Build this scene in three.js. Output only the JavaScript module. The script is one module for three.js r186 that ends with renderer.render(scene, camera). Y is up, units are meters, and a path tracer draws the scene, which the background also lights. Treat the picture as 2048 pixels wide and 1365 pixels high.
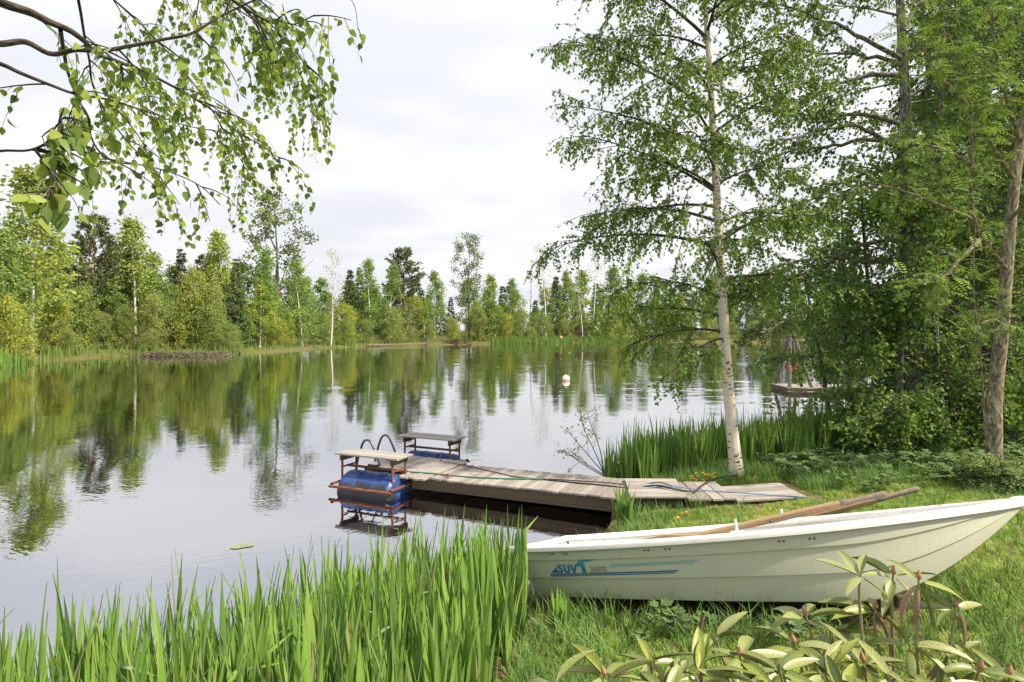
import * as THREE from 'three';
import { mergeVertices, toCreasedNormals } from 'three/addons/utils/BufferGeometryUtils.js';
import { RoundedBoxGeometry } from 'three/addons/geometries/RoundedBoxGeometry.js';
import { ImprovedNoise } from 'three/addons/math/ImprovedNoise.js';

// ------------------------------------------------------------------ camera, sky, sun, exposure
const scene = new THREE.Scene();
const EYE = 2.2, FOC = 1182, HORIZON = 665;             // metres above the water; focal length and horizon row of a 2048 x 1365 frame
const camera = new THREE.PerspectiveCamera(2 * Math.atan(682.5 / FOC) * 180 / Math.PI, 2048 / 1365, 0.05, 900);
camera.position.set(0, EYE, 0);
camera.lookAt(0, EYE, -10);
camera.setViewOffset(2048, 1365, 0, 682.5 - HORIZON, 2048, 1365);
scene.add(camera);
const renderer = new THREE.WebGLRenderer({ antialias: true });
renderer.setSize(1024, 682);
renderer.toneMapping = THREE.LinearToneMapping;
renderer.toneMappingExposure = 1.65;
renderer.shadowMap.enabled = true;

let seed = 7;
function rnd() { seed = (seed + 0x6d2b79f5) | 0; let t = Math.imul(seed ^ (seed >>> 15), 1 | seed); t = (t + Math.imul(t ^ (t >>> 7), 61 | t)) ^ t; return ((t ^ (t >>> 14)) >>> 0) / 4294967296; }
const rr = (a, b) => a + (b - a) * rnd();
const gauss = () => (rnd() + rnd() + rnd() + rnd() - 2) * 0.87;
const perlin = new ImprovedNoise();
const fbm = (x, y, z, o = 5) => { let a = 0, s = 1, f = 1; for (let i = 0; i < o; i++) { a += s * perlin.noise(x * f, y * f, z * f); s *= 0.5; f *= 2.03; } return a; };
const clamp = (x, a = 0, b = 1) => Math.min(b, Math.max(a, x));
const smooth = (a, b, x) => { const t = clamp((x - a) / (b - a)); return t * t * (3 - 2 * t); };
const lerp = (a, b, t) => a + (b - a) * t;
const V = (x, y, z) => new THREE.Vector3(x, y, z);

{ // a bright, thinly broken cloud layer over the whole sky
  const W = 1024, H = 512, d = new Float32Array(W * H * 4);
  for (let j = 0; j < H; j++) for (let i = 0; i < W; i++) {
    const el = ((j + 0.5) / H - 0.5) * Math.PI, az = ((i + 0.5) / W - 0.5) * 2 * Math.PI;
    const y = Math.max(0, Math.sin(el)), c = Math.cos(el), x = c * Math.cos(az), z = c * Math.sin(az), q = 1 / (y + 0.22);
    const n = fbm(x * q * 0.9 + 3, z * q * 2.1, 1.7, 6), m = fbm(x * q * 2.6, z * q * 4.2, 8.1, 4);
    const k = smooth(-0.55, 0.45, n + 0.35 * m);
    const s = 0.57 + 0.16 * y;
    const o = (j * W + i) * 4;
    d[o] = s * lerp(0.86, 1.04, k); d[o + 1] = s * lerp(0.88, 1.04, k); d[o + 2] = s * lerp(0.95, 1.06, k); d[o + 3] = 1;
  }
  const t = new THREE.DataTexture(d, W, H, THREE.RGBAFormat, THREE.FloatType);
  t.mapping = THREE.EquirectangularReflectionMapping; t.magFilter = THREE.LinearFilter; t.minFilter = THREE.LinearFilter; t.needsUpdate = true;
  scene.background = t; scene.environment = t;
}
const sun = new THREE.DirectionalLight(0xfff0d8, 5);
sun.position.set(60, 74, 28.7); sun.castShadow = true; sun.shadow.radius = 3;
sun.shadow.mapSize.set(4096, 4096);
Object.assign(sun.shadow.camera, { left: -60, right: 60, top: 60, bottom: -60, near: 1, far: 300 });
scene.add(sun);

// ------------------------------------------------------------------ helpers
const at = (px, py, d) => V((px - 1024) / FOC * d, EYE - (py - HORIZON) / FOC * d, -d);
const on = (px, py, Y) => at(px, py, (EYE - Y) * FOC / (py - HORIZON));
const used = {};
function numbered(n) { const k = (used[n] = (used[n] ?? -1) + 1); return k ? `${n}_${String(k).padStart(3, '0')}` : n; }
const lit = (m) => { m.castShadow = true; m.receiveShadow = true; return m; };
function mesh(name, geo, mat, parent) { const m = lit(new THREE.Mesh(geo, mat)); m.name = name; if (parent) parent.add(m); return m; }
function tag(o, label, category, group, kind) { Object.assign(o.userData, { label, category }); if (group) o.userData.group = group; if (kind) o.userData.kind = kind; return o; }
function thing(name, label, category, pos, group) { const g = new THREE.Group(); g.name = numbered(name); if (pos) g.position.copy(pos); scene.add(g); return tag(g, label, category, group); }
function top(o, name) { o.name = numbered(name); scene.add(o); return o; }
const structure = (o, name, label) => { o.name = name; o.userData = { kind: 'structure', label, category: name.replace(/_/g, ' ') }; scene.add(o); return o; };
const stuff = (o, name, label, category) => { top(o, name); o.userData = { kind: 'stuff', label, category }; return o; };

class Geo {                                              // collects triangles of one part
  constructor() { this.p = []; this.c = []; this.u = []; this.i = []; }
  v(a, col, u = 0, w = 0) { this.p.push(a.x, a.y, a.z); if (col) this.c.push(col[0], col[1], col[2]); this.u.push(u, w); return this.p.length / 3 - 1; }
  tube(pts, rad, seg = 6, col, uScale = 1) {
    let n = V(0.31, 0.2, 0.93), prev = null, len = 0;
    pts.forEach((p, k) => {
      const t = (pts[k + 1] ?? p).clone().sub(pts[k - 1] ?? p).normalize();
      n.addScaledVector(t, -n.dot(t)); if (n.lengthSq() < 1e-6) n.set(t.y, t.z, t.x).addScaledVector(t, -0.5); n.normalize();
      const b = t.clone().cross(n); if (k) len += p.distanceTo(pts[k - 1]);
      const row = [];
      for (let s = 0; s <= seg; s++) { const a = s / seg * Math.PI * 2, r = rad[k]; row.push(this.v(V(p.x + r * (n.x * Math.cos(a) + b.x * Math.sin(a)), p.y + r * (n.y * Math.cos(a) + b.y * Math.sin(a)), p.z + r * (n.z * Math.cos(a) + b.z * Math.sin(a))), col, s / seg * uScale, len)); }
      if (prev) for (let s = 0; s < seg; s++) this.i.push(prev[s], prev[s + 1], row[s + 1], prev[s], row[s + 1], row[s]);
      prev = row;
    });
    return this;
  }
  leaf(p, d, n, L, W, col) {                              // two folded halves
    const s = d.clone().cross(n).normalize(), m = d.clone().multiplyScalar(L * 0.4), f = n.clone().multiplyScalar(W * 0.16);
    const a = this.v(p, col), b = this.v(p.clone().add(m).addScaledVector(s, W / 2).add(f), col), c = this.v(p.clone().addScaledVector(d, L), col), e = this.v(p.clone().add(m).addScaledVector(s, -W / 2).add(f), col);
    this.i.push(a, b, c, a, c, e);
  }
  bake(geo, mat, col) {
    const q = geo.attributes.position, o = this.p.length / 3, x = V(0, 0, 0);
    for (let k = 0; k < q.count; k++) { x.fromBufferAttribute(q, k).applyMatrix4(mat); this.v(x, col); }
    if (geo.index) for (const k of geo.index.array) this.i.push(o + k); else for (let k = 0; k < q.count; k++) this.i.push(o + k);
  }
  build(normals = true) {
    const g = new THREE.BufferGeometry();
    g.setAttribute('position', new THREE.Float32BufferAttribute(this.p, 3));
    if (this.c.length) g.setAttribute('color', new THREE.Float32BufferAttribute(this.c, 3));
    g.setAttribute('uv', new THREE.Float32BufferAttribute(this.u, 2));
    g.setIndex(this.i);
    if (normals) g.computeVertexNormals();
    return g;
  }
}
const spline = (pts, n) => new THREE.CatmullRomCurve3(pts).getPoints(n);
const tubeGeo = (pts, r, seg = 8, n = 0) => { const P = n ? spline(pts, n) : pts; return new Geo().tube(P, P.map((_, k) => typeof r === 'function' ? r(k / (P.length - 1)) : r), seg).build(); };
const tint = (c, j = 0.22, warm = 0.15) => { const b = 1 + gauss() * j, w = gauss() * warm; return [c[0] * b * (1 + w), c[1] * b, c[2] * b * (1 - w * 0.6)]; };
const rgb = (r, g, b) => new THREE.Color().setRGB(r, g, b);

// ------------------------------------------------------------------ computed textures
function dataTex(w, h, f, srgb = false) {
  const d = new Uint8Array(w * h * 4);
  for (let j = 0; j < h; j++) for (let i = 0; i < w; i++) { const c = f(i / w, j / h, i, j), o = (j * w + i) * 4; d[o] = clamp(c[0]) * 255; d[o + 1] = clamp(c[1]) * 255; d[o + 2] = clamp(c[2]) * 255; d[o + 3] = 255; }
  const t = new THREE.DataTexture(d, w, h); t.wrapS = t.wrapT = THREE.RepeatWrapping; t.magFilter = THREE.LinearFilter; if (srgb) t.colorSpace = THREE.SRGBColorSpace; t.needsUpdate = true; return t;
}
function canvasTex(w, h, draw) {
  const c = document.createElement('canvas'); c.width = w; c.height = h; draw(c.getContext('2d'), w, h);
  const t = new THREE.CanvasTexture(c); t.colorSpace = THREE.SRGBColorSpace; t.wrapS = t.wrapT = THREE.RepeatWrapping; return t;
}
// noise that tiles over the unit square
const tile = (u, v, f, z, o = 4) => { const a = u * 2 * Math.PI, b = v * 2 * Math.PI, r = f / 6.2832; return fbm(Math.cos(a) * r + 7 + Math.cos(b) * r * 0.37, Math.sin(a) * r + Math.sin(b) * r, z + Math.cos(b) * r * 0.93, o); };
const birchBark = canvasTex(512, 1024, (g, w, h) => {
  g.fillStyle = '#cfc6b6'; g.fillRect(0, 0, w, h);
  for (let k = 0; k < 900; k++) { g.fillStyle = ['#ddd6c8', '#c2b6a2', '#d6c9b4', '#b3a896'][k % 4]; g.globalAlpha = 0.25; const x = rnd() * w, y = rnd() * h; g.fillRect(x, y, rr(20, 120), rr(2, 9)); }
  g.globalAlpha = 0.8;
  for (let k = 0; k < 240; k++) { g.fillStyle = rnd() < 0.5 ? '#6d6257' : '#8b7d6c'; const x = rnd() * w, y = rnd() * h; g.fillRect(x, y, rr(8, 46), rr(1, 3)); }
  for (let k = 0; k < 46; k++) { g.fillStyle = '#2b2723'; g.globalAlpha = 0.9; const x = rnd() * w, y = rnd() * h, a = rr(18, 60), b = rr(5, 18); g.beginPath(); g.moveTo(x - a, y + b * rr(-1, 1)); for (let q = 0; q <= 8; q++) g.lineTo(x - a + q * a / 4, y - b * Math.sin(q / 8 * 3.14) * rr(0.4, 1.2)); for (let q = 8; q >= 0; q--) g.lineTo(x - a + q * a / 4, y + b * Math.sin(q / 8 * 3.14) * rr(0.1, 0.7)); g.fill(); }
});
birchBark.repeat.set(1, 0.8);
const greyBark = dataTex(256, 512, (u, v) => { const n = tile(u, v, 14, 2), m = tile(u * 3 % 1, v, 30, 9, 3), l = tile(u, v, 5, 31, 3); const b = 0.42 + 0.22 * n + 0.14 * m, k = smooth(0.1, 0.5, l); return [b * lerp(0.92, 1, k), b * lerp(0.9, 1.03, k), b * lerp(0.8, 0.9, k)]; }, true);
const barkBump = dataTex(256, 512, (u, v) => { const b = 0.5 + 0.5 * tile(u, v, 24, 5, 4); return [b, b, b]; });
const grain = (base, dark, z) => dataTex(512, 128, (u, v) => {
  const n = 0.5 + 0.5 * fbm(u * 3.2, v * 26, z, 4), m = 0.5 + 0.5 * fbm(u * 1.1, v * 7, z + 4, 3), s = Math.pow(0.5 + 0.5 * fbm(u * 5, v * 60, z + 9, 2), 3);
  const k = clamp(0.25 + 0.55 * n + 0.4 * (m - 0.5) - 0.6 * s); return [0, 1, 2].map((i) => lerp(dark[i], base[i], k));
}, true);
const grainBump = dataTex(512, 128, (u, v) => { const n = 0.5 + 0.5 * fbm(u * 4, v * 40, 3, 4); return [n, n, n]; });

// ------------------------------------------------------------------ materials
const std = (o) => new THREE.MeshStandardMaterial(o);
const leafMat = (o = {}) => new THREE.MeshPhysicalMaterial({ color: 0xffffff, vertexColors: true, roughness: 0.95, transmission: 0.4, thickness: 0, side: THREE.DoubleSide, specularIntensity: 0.5, ...o });
const M = {
  leaf: leafMat(), needle: leafMat({ transmission: 0.12 }), reed: leafMat({ transmission: 0.35, roughness: 0.9 }),
  birch: std({ map: birchBark, roughness: 0.85, bumpMap: barkBump, bumpScale: 0.004 }),
  bark: std({ map: greyBark, roughness: 0.95, bumpMap: barkBump, bumpScale: 0.008 }),
  darkBark: std({ map: greyBark, color: rgb(0.42, 0.38, 0.33), roughness: 0.95, bumpMap: barkBump, bumpScale: 0.01 }),
  rowanBark: std({ map: greyBark, color: rgb(1.5, 1.3, 1.18), roughness: 0.9, bumpMap: barkBump, bumpScale: 0.004 }),
  pineBark: std({ map: greyBark, color: rgb(1.1, 0.55, 0.33), roughness: 0.95 }),
  farBirch: std({ color: rgb(0.55, 0.53, 0.48), roughness: 0.9 }),
  deadWood: std({ map: greyBark, color: rgb(1.1, 0.95, 0.8), roughness: 0.95 }),
  brownTwig: std({ map: greyBark, color: rgb(0.75, 0.47, 0.33), roughness: 0.95 }),
  rust: std({ map: dataTex(128, 128, (u, v) => { const n = tile(u, v, 9, 3); return [0.42 + 0.2 * n, 0.25 + 0.12 * n, 0.18 + 0.08 * n]; }, true), roughness: 0.8 }),
  steel: std({ color: rgb(0.09, 0.1, 0.11), roughness: 0.35, metalness: 0.7 }),
  drum: new THREE.MeshPhysicalMaterial({ map: dataTex(256, 256, (u, v) => { const n = tile(u, v, 7, 4), s = smooth(0.25, 0.7, tile(u, v, 16, 12)); const w = ((u + 0.5) % 1) - 0.75, e = smooth(0.37, 0.31, Math.abs(w) + 0.05 * n + 0.03 * tile(u, v, 30, 22)), f = lerp(0.85, 0, e); return [lerp(0.15, lerp(0.16 + 0.05 * n, 0.4, s * 0.4), f + 0.15), lerp(0.15, lerp(0.28 + 0.06 * n, 0.4, s * 0.4), f + 0.15), lerp(0.14, lerp(0.52 + 0.09 * n, 0.46, s * 0.4), f + 0.15)]; }, true), roughness: 0.45, bumpMap: barkBump, bumpScale: 0.0006 }),
  white: new THREE.MeshPhysicalMaterial({ map: dataTex(256, 256, (u, v) => { const n = tile(u, v, 8, 5), s = smooth(0.3, 0.75, tile(u, v, 22, 14)); const b = 0.9 + 0.03 * n - 0.05 * s; return [b, b * 0.995, b * 0.975]; }, true), roughness: 0.35 }),
  hull: new THREE.MeshPhysicalMaterial({ map: canvasTex(2048, 512, (g, w, h) => {
    g.fillStyle = '#b4b6a4'; g.fillRect(0, 0, w, h);
    for (let k = 0; k < 2600; k++) { g.globalAlpha = 0.07; g.fillStyle = ['#a3a684', '#c2c4a9', '#989a78', '#bdbfa2'][k % 4]; g.fillRect(rnd() * w, rnd() * h, rr(4, 60), rr(2, 12)); }
    for (let k = 0; k < 150; k++) { g.globalAlpha = rr(0.05, 0.22); g.fillStyle = '#6f6f4e'; g.fillRect(rnd() * w, rr(0.1, 1) * h, rr(1, 3), rr(12, 90)); }
    for (let k = 0; k < 240; k++) { g.globalAlpha = rr(0.3, 0.7); g.fillStyle = '#4d4a36'; g.beginPath(); g.arc(rnd() * w, rnd() * h, rr(0.6, 1.8), 0, 7); g.fill(); }
    g.strokeStyle = '#8a7a56'; for (const [x, y, n, a, b] of [[0.925, 0.5, 26, 12, 34], [0.765, 0.42, 9, 24, 26], [0.93, 0.35, 12, 10, 12], [0.3, 0.2, 6, 40, 8]]) for (let k = 0; k < n; k++) { g.globalAlpha = rr(0.25, 0.7); g.lineWidth = rr(1, 3.5); const X = x * w + gauss() * a, Y = y * h + gauss() * b; g.beginPath(); g.moveTo(X, Y); g.lineTo(X + rr(-14, 8), Y + rr(5, 22)); g.stroke(); }
    g.globalAlpha = 0.1; g.fillStyle = '#5d6840'; for (let k = 0; k < 420; k++) { g.beginPath(); g.arc(rnd() * w, h * (1 - Math.abs(gauss()) * 0.13), rr(2, 16), 0, 7); g.fill(); }
  }), roughness: 0.38, side: THREE.DoubleSide }),
  bolt: std({ color: rgb(0.12, 0.11, 0.1), roughness: 0.5, metalness: 0.6 }),
  oarWood: std({ map: grain([0.78, 0.68, 0.54], [0.5, 0.4, 0.29], 30), roughness: 0.7 }),
  oarGrip: std({ map: grain([0.62, 0.57, 0.5], [0.4, 0.36, 0.31], 33), roughness: 0.8 }),
  hoseGreen: std({ color: rgb(0.03, 0.16, 0.1), roughness: 0.5 }), cableBlack: std({ color: rgb(0.02, 0.02, 0.025), roughness: 0.5 }), cableRed: std({ color: rgb(0.16, 0.05, 0.035), roughness: 0.6 }),
  ropeBlue: std({ color: rgb(0.1, 0.2, 0.38), roughness: 0.8 }), ropePale: std({ color: rgb(0.45, 0.5, 0.45), roughness: 0.9 }),
  buoy: std({ color: rgb(0.75, 0.33, 0.26), roughness: 0.4 }), buoyPale: std({ color: rgb(0.78, 0.62, 0.55), roughness: 0.4 }), red: std({ color: rgb(0.3, 0.03, 0.02), roughness: 0.6 }),
  yellow: std({ color: rgb(0.75, 0.42, 0.01), roughness: 0.7, side: THREE.DoubleSide }),
};
M.planks = [[[0.74, 0.72, 0.7], [0.44, 0.42, 0.4]], [[0.69, 0.66, 0.635], [0.4, 0.37, 0.35]], [[0.78, 0.765, 0.745], [0.48, 0.46, 0.44]]].map(([a, b], k) => std({ map: grain(a, b, 40 + k * 7), roughness: 0.9, bumpMap: grainBump, bumpScale: 0.003 }));
M.beam = std({ map: grain([0.4, 0.35, 0.28], [0.2, 0.17, 0.13], 70), roughness: 0.95, bumpMap: grainBump, bumpScale: 0.003 });

// ------------------------------------------------------------------ ground and water
const LAKE = [[-12, -1], [-4, -1.7], [-2.4, -2.5], [-1.0, -3.55], [-0.1, -4.55], [0.35, -5.5], [0.85, -6.2], [1.25, -7.1], [1.5, -8.2], [2.2, -9.1], [4, -10], [7, -11.8], [11, -15], [15, -20], [24, -27], [46, -42], [70, -72], [62, -112], [33, -137], [19, -130], [3.4, -113], [-5.9, -108], [-13.9, -100], [-21.6, -90], [-25.6, -79], [-27, -57], [-36, -52], [-35.6, -45], [-32, -37], [-34, -25], [-30, -9], [-20, -2]];
function shore(x, z) {                                   // distance to the waterline, positive on land
  let best = 1e9, inside = false;
  for (let k = 0, j = LAKE.length - 1; k < LAKE.length; j = k++) {
    const [ax, az] = LAKE[j], [bx, bz] = LAKE[k], dx = bx - ax, dz = bz - az, t = clamp(((x - ax) * dx + (z - az) * dz) / (dx * dx + dz * dz));
    best = Math.min(best, (x - ax - t * dx) ** 2 + (z - az - t * dz) ** 2);
    if ((az > z) !== (bz > z) && x < dx * (z - az) / dz + ax) inside = !inside;
  }
  return Math.sqrt(best) * (inside ? -1 : 1);
}
function groundAt(x, z) {
  const r = Math.hypot(x, z), amp = smooth(14, 30, r);
  const d = shore(x, z) + 0.12 * fbm(x * 0.9, z * 0.9, 3, 3) + amp * 1.6 * fbm(x * 0.14, z * 0.14, 9, 3);
  if (d < 0) return Math.max(-1.6, d * 0.4);
  const slope = lerp(0.135, 0.085, smooth(-4.5, -6.5, z));
  const near = 0.11 * (1 - Math.exp(-d / 0.25)) + slope * Math.min(d, 3.6) + 0.03 * Math.max(0, Math.min(d - 3.6, 6)) + 0.02 * fbm(x * 2, z * 2, 5, 3);
  const far = 0.25 * (1 - Math.exp(-d / 0.6)) + 0.05 * Math.min(d, 40) + 0.3 * smooth(1, 6, d) * fbm(x * 0.25, z * 0.25, 6, 3);
  return lerp(near, far, amp);
}
function polar(rings, r0, ratio, a0, a1, na, f) {
  const g = new Geo(), n = [];
  for (let k = 0; k <= rings; k++) { const r = r0 * ratio ** k; for (let q = 0; q <= na; q++) { const a = lerp(a0, a1, q / na), x = r * Math.sin(a), z = -r * Math.cos(a); const o = f(x, z, r); g.v(V(x, o.y, z), o.c, x, -z); if (o.n) n.push(o.n.x, o.n.y, o.n.z); } }
  for (let k = 0; k < rings; k++) for (let q = 0; q < na; q++) { const a = k * (na + 1) + q, b = a + na + 1; g.i.push(a, a + 1, b + 1, a, b + 1, b); }
  const geo = g.build(!n.length); if (n.length) geo.setAttribute('normal', new THREE.Float32BufferAttribute(n, 3)); return geo;
}
const soilTex = dataTex(512, 512, (u, v) => {
  const n = tile(u, v, 12, 3, 5), m = tile(u, v, 60, 11, 3), g = smooth(-0.25, 0.35, n + 0.4 * m), b = 1 + 0.4 * m;
  return [lerp(0.36, 0.34, g) * b, lerp(0.30, 0.39, g) * b, lerp(0.2, 0.14, g) * b];
}, true);
soilTex.repeat.set(0.5, 0.5);
const ground = mesh('ground', polar(190, 0.4, 1.0375, -Math.PI, Math.PI, 300, (x, z) => ({ y: groundAt(x, z) })), std({ map: soilTex, roughness: 1, side: THREE.DoubleSide }));
structure(ground, 'ground', 'grassy banks and lake bed around the pond');

const waves = Array.from({ length: 34 }, (_, k) => { const L = 0.22 * 1.105 ** k, a = gauss() * 0.75 + (k % 3 ? 0.4 : -0.8); return { kx: Math.sin(a) * 6.283 / L, kz: Math.cos(a) * 6.283 / L, p: rnd() * 6.28, s: rr(0.6, 1.2), short: L < 1.4 }; });
const windAt = (x, z) => clamp(Math.exp(-(((x - 20) / 26) ** 2) - (((z + 62) / 26) ** 2)) * 1.5 * smooth(-0.35, 0.3, fbm(x * 0.05, z * 0.12, 2, 3)) + 0.9 * Math.exp(-(((x - 11) / 7) ** 2) - (((z + 24) / 7) ** 2)) * smooth(-0.1, 0.4, fbm(x * 0.12, z * 0.3, 5, 3)));
const waterGeo = polar(345, 1.4, 1.014, -1.36, 1.36, 330, (x, z, r) => {
  let sx = 0, sz = 0; const w = windAt(x, z), calm = 0.0009 * (0.55 + 0.8 * smooth(-0.4, 0.5, fbm(x * 0.11, z * 0.2, 1, 3))), ruf = 0.011 * w;
  for (const q of waves) { const c = Math.cos(q.kx * x + q.kz * z + q.p) * q.s * (calm + (q.short ? ruf : 0)); sx += c * Math.sign(q.kx) * Math.abs(q.kx) / Math.hypot(q.kx, q.kz); sz += c * q.kz / Math.hypot(q.kx, q.kz); }
  return { y: 0, n: V(-sx, 1, -sz).normalize() };
});
const rippleTex = dataTex(512, 512, (u, v) => { const b = 0.5 + 0.32 * tile(u, v, 26, 3, 3) + 0.15 * tile(u, v, 60, 8, 2); return [b, b, b]; });
rippleTex.repeat.set(0.22, 0.34);
const water = mesh('lake', waterGeo, new THREE.MeshPhysicalMaterial({ color: rgb(0.54, 0.55, 0.57), metalness: 1, roughness: 0.012, ior: 1.33, bumpMap: rippleTex, bumpScale: 0.001 }));
structure(water, 'lake', 'calm dark lake mirroring trees and bright sky');

// ------------------------------------------------------------------ leaves on twigs
const DOWN = V(0, -1, 0);
const rdir = () => { const a = rnd() * 6.283, y = rr(-1, 1), c = Math.sqrt(1 - y * y); return V(c * Math.cos(a), y, c * Math.sin(a)); };
function wander(p, dir, len, n, droop, jit) {            // a crooked path that sinks or rises
  const pts = [p.clone()], d = dir.clone().normalize(), q = p.clone();
  for (let k = 0; k < n; k++) { d.y -= droop / n; d.x += gauss() * jit; d.y += gauss() * jit * 0.6; d.z += gauss() * jit; d.normalize(); q.addScaledVector(d, len / n); pts.push(q.clone()); }
  return pts;
}
const along = (pts, s) => { const k = clamp(s, 0, 0.999) * (pts.length - 1), a = Math.floor(k); return pts[a].clone().lerp(pts[a + 1], k - a); };
const heading = (pts, s) => { const k = Math.min(pts.length - 2, Math.floor(clamp(s, 0, 0.999) * (pts.length - 1))); return pts[k + 1].clone().sub(pts[k]).normalize(); };
// o: leaf(p, dir, normal) places one leaf; sub, twig, hang, leafGap, subLen, twigLen
function dress(wood, limb, len, o) {
  const nSub = Math.max(2, Math.round(len * o.sub));
  for (let k = 0; k < nSub; k++) {
    const s = o.from + (1 - o.from) * (k + rnd()) / nSub, p = along(limb, s), h = heading(limb, s);
    const d = h.clone().multiplyScalar(0.7).add(rdir().multiplyScalar(0.85)); d.y *= 0.6; d.y += o.lift ?? 0.1;
    const L = o.subLen * rr(0.5, 1.2) * (1 - 0.45 * s), sub = wander(p, d, L, 5, o.hang * 0.6, 0.14);
    wood.tube(sub, sub.map((_, q) => lerp(0.007, 0.0025, q / 5) * (o.thick ?? 1)), 4, undefined, 0.2);
    const nT = Math.max(1, Math.round(L * o.twig));
    for (let t = 0; t < nT; t++) {
      const ts = rr(0.15, 1), tp = along(sub, ts), td = heading(sub, ts).multiplyScalar(0.5).add(rdir().multiplyScalar(0.8)).addScaledVector(DOWN, o.hang * 0.8);
      const TL = o.twigLen * rr(0.4, 1.25), tw = wander(tp, td, TL, 4, o.hang, 0.12);
      if (o.drawTwigs) wood.tube(tw, tw.map((_, q) => lerp(0.0026, 0.0012, q / 4) * (o.thick ?? 1)), 3, undefined, 0.1);
      for (let x = o.bare ?? 0.1; x < 1; x += o.leafGap / TL * rr(0.6, 1.5)) o.leaf(along(tw, x), heading(tw, x));
    }
    for (let x = 0.3; x < 1; x += o.leafGap / L * rr(0.7, 1.8)) o.leaf(along(sub, x), heading(sub, x));
  }
}
const simpleLeaf = (g, c, L, ratio = 0.78, hang = 0.6) => (p, h) => {
  const d = rdir().multiplyScalar(0.9).add(h.clone().multiplyScalar(0.4)).addScaledVector(DOWN, hang).normalize(), l = L * rr(0.65, 1.2);
  const n = rdir(); n.addScaledVector(d, -n.dot(d)).normalize();
  g.leaf(p.clone().addScaledVector(d, l * 0.25), d, n, l, l * ratio, tint(c));
};
const pinnate = (g, c, L) => (p, h) => {                  // a rowan leaf: pairs of leaflets on a drooping stalk
  const d = rdir().add(h.clone().multiplyScalar(0.6)); d.y = d.y * 0.35 + 0.1; d.normalize();
  const l = L * rr(0.7, 1.2), path = wander(p, d, l, 6, 0.7, 0.04), col = tint(c, 0.18, 0.12), up = V(0, 1, 0);
  for (let k = 1; k <= 6; k++) {
    const e = heading(path, (k - 0.5) / 6), s = e.clone().cross(up).normalize(), n = s.clone().cross(e).normalize(), w = l * 0.34 * Math.sin((k + 1.4) / 8.4 * 3.14);
    for (const q of [-1, 1]) g.leaf(path[k], s.clone().multiplyScalar(q).addScaledVector(e, 0.55).addScaledVector(DOWN, 0.15).normalize(), n, w, w * 0.36, col);
  }
  g.leaf(path[6], heading(path, 0.99), up, l * 0.26, l * 0.1, col);
};
function finishTree(t, wood, crown, woodMat, crownMat = M.leaf) { mesh('trunk', wood.build(), woodMat, t); if (crown) mesh('crown', crown.build(false), crownMat, t); return t; }

// ------------------------------------------------------------------ the floating dock: s runs towards the shore, t away from the camera
const DO = V(-1.10, 0, -7.9), DA = V(0.912, 0, 0.41), DB = V(0.41, 0, -0.912), DECK = 0.235;
const dk = (s, t, y) => DO.clone().addScaledVector(DA, s).addScaledVector(DB, t).setY(y);
const dock = thing('floating_dock', 'grey plank dock with a two-bench platform floating on blue drums', 'dock', DO.clone());
dock.rotation.y = -Math.atan2(DA.z, DA.x);               // its own x runs to the shore, its own z towards the camera
const dl = (s, t, y) => V(s, y, -t);
const plankGeos = [0, 1, 2].map((k) => new RoundedBoxGeometry(1, 0.026, 0.079, 1, 0.004));
function plank(parent, name, len, x, y, z, turn, wide = 1) {
  const m = mesh(name, plankGeos[0], M.planks[Math.floor(rnd() * 3)], parent);
  m.scale.set(len, rr(0.92, 1.08), wide); m.position.set(x, y + gauss() * 0.0022, z); m.rotation.set(gauss() * 0.012, turn + gauss() * 0.008, gauss() * 0.004); return m;
}
const sag = (s) => DECK + 0.03 * smooth(0, 2.6, s);
for (let k = 0; k < 31; k++) { const s = 0.05 + k * 0.0865; plank(dock, 'plank', 0.92 + gauss() * 0.02, s, sag(s), -0.46, Math.PI / 2); }
for (let k = 0; k < 15; k++) { const s = -1.29 + k * 0.0865, near = s > -0.44 ? -0.09 : 0.24, len = 1.12 - near; plank(dock, 'plank', len + gauss() * 0.015, s, DECK, -(near + len / 2), Math.PI / 2); }
function bar(parent, name, a, b, w, h, mat) { const m = mesh(name, new RoundedBoxGeometry(a.distanceTo(b), h, w, 1, 0.006), mat, parent); m.position.copy(a).add(b).multiplyScalar(0.5); const d = b.clone().sub(a); m.rotation.set(0, -Math.atan2(d.z, d.x), Math.atan2(d.y, Math.hypot(d.x, d.z)), 'YXZ'); return m; }
const pipe = (parent, name, pts, r, mat, n = 0) => mesh(name, tubeGeo(pts, r, 9, n), mat, parent);
for (const t of [0.04, 0.45, 0.86]) bar(dock, 'beam', dl(-0.3, t, DECK - 0.088), dl(2.7, t, DECK - 0.06), 0.05, 0.145, M.beam);
for (const t of [0.3, 1.05]) bar(dock, 'beam', dl(-1.3, t, DECK - 0.073), dl(-0.02, t, DECK - 0.073), 0.05, 0.11, M.beam);
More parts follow.
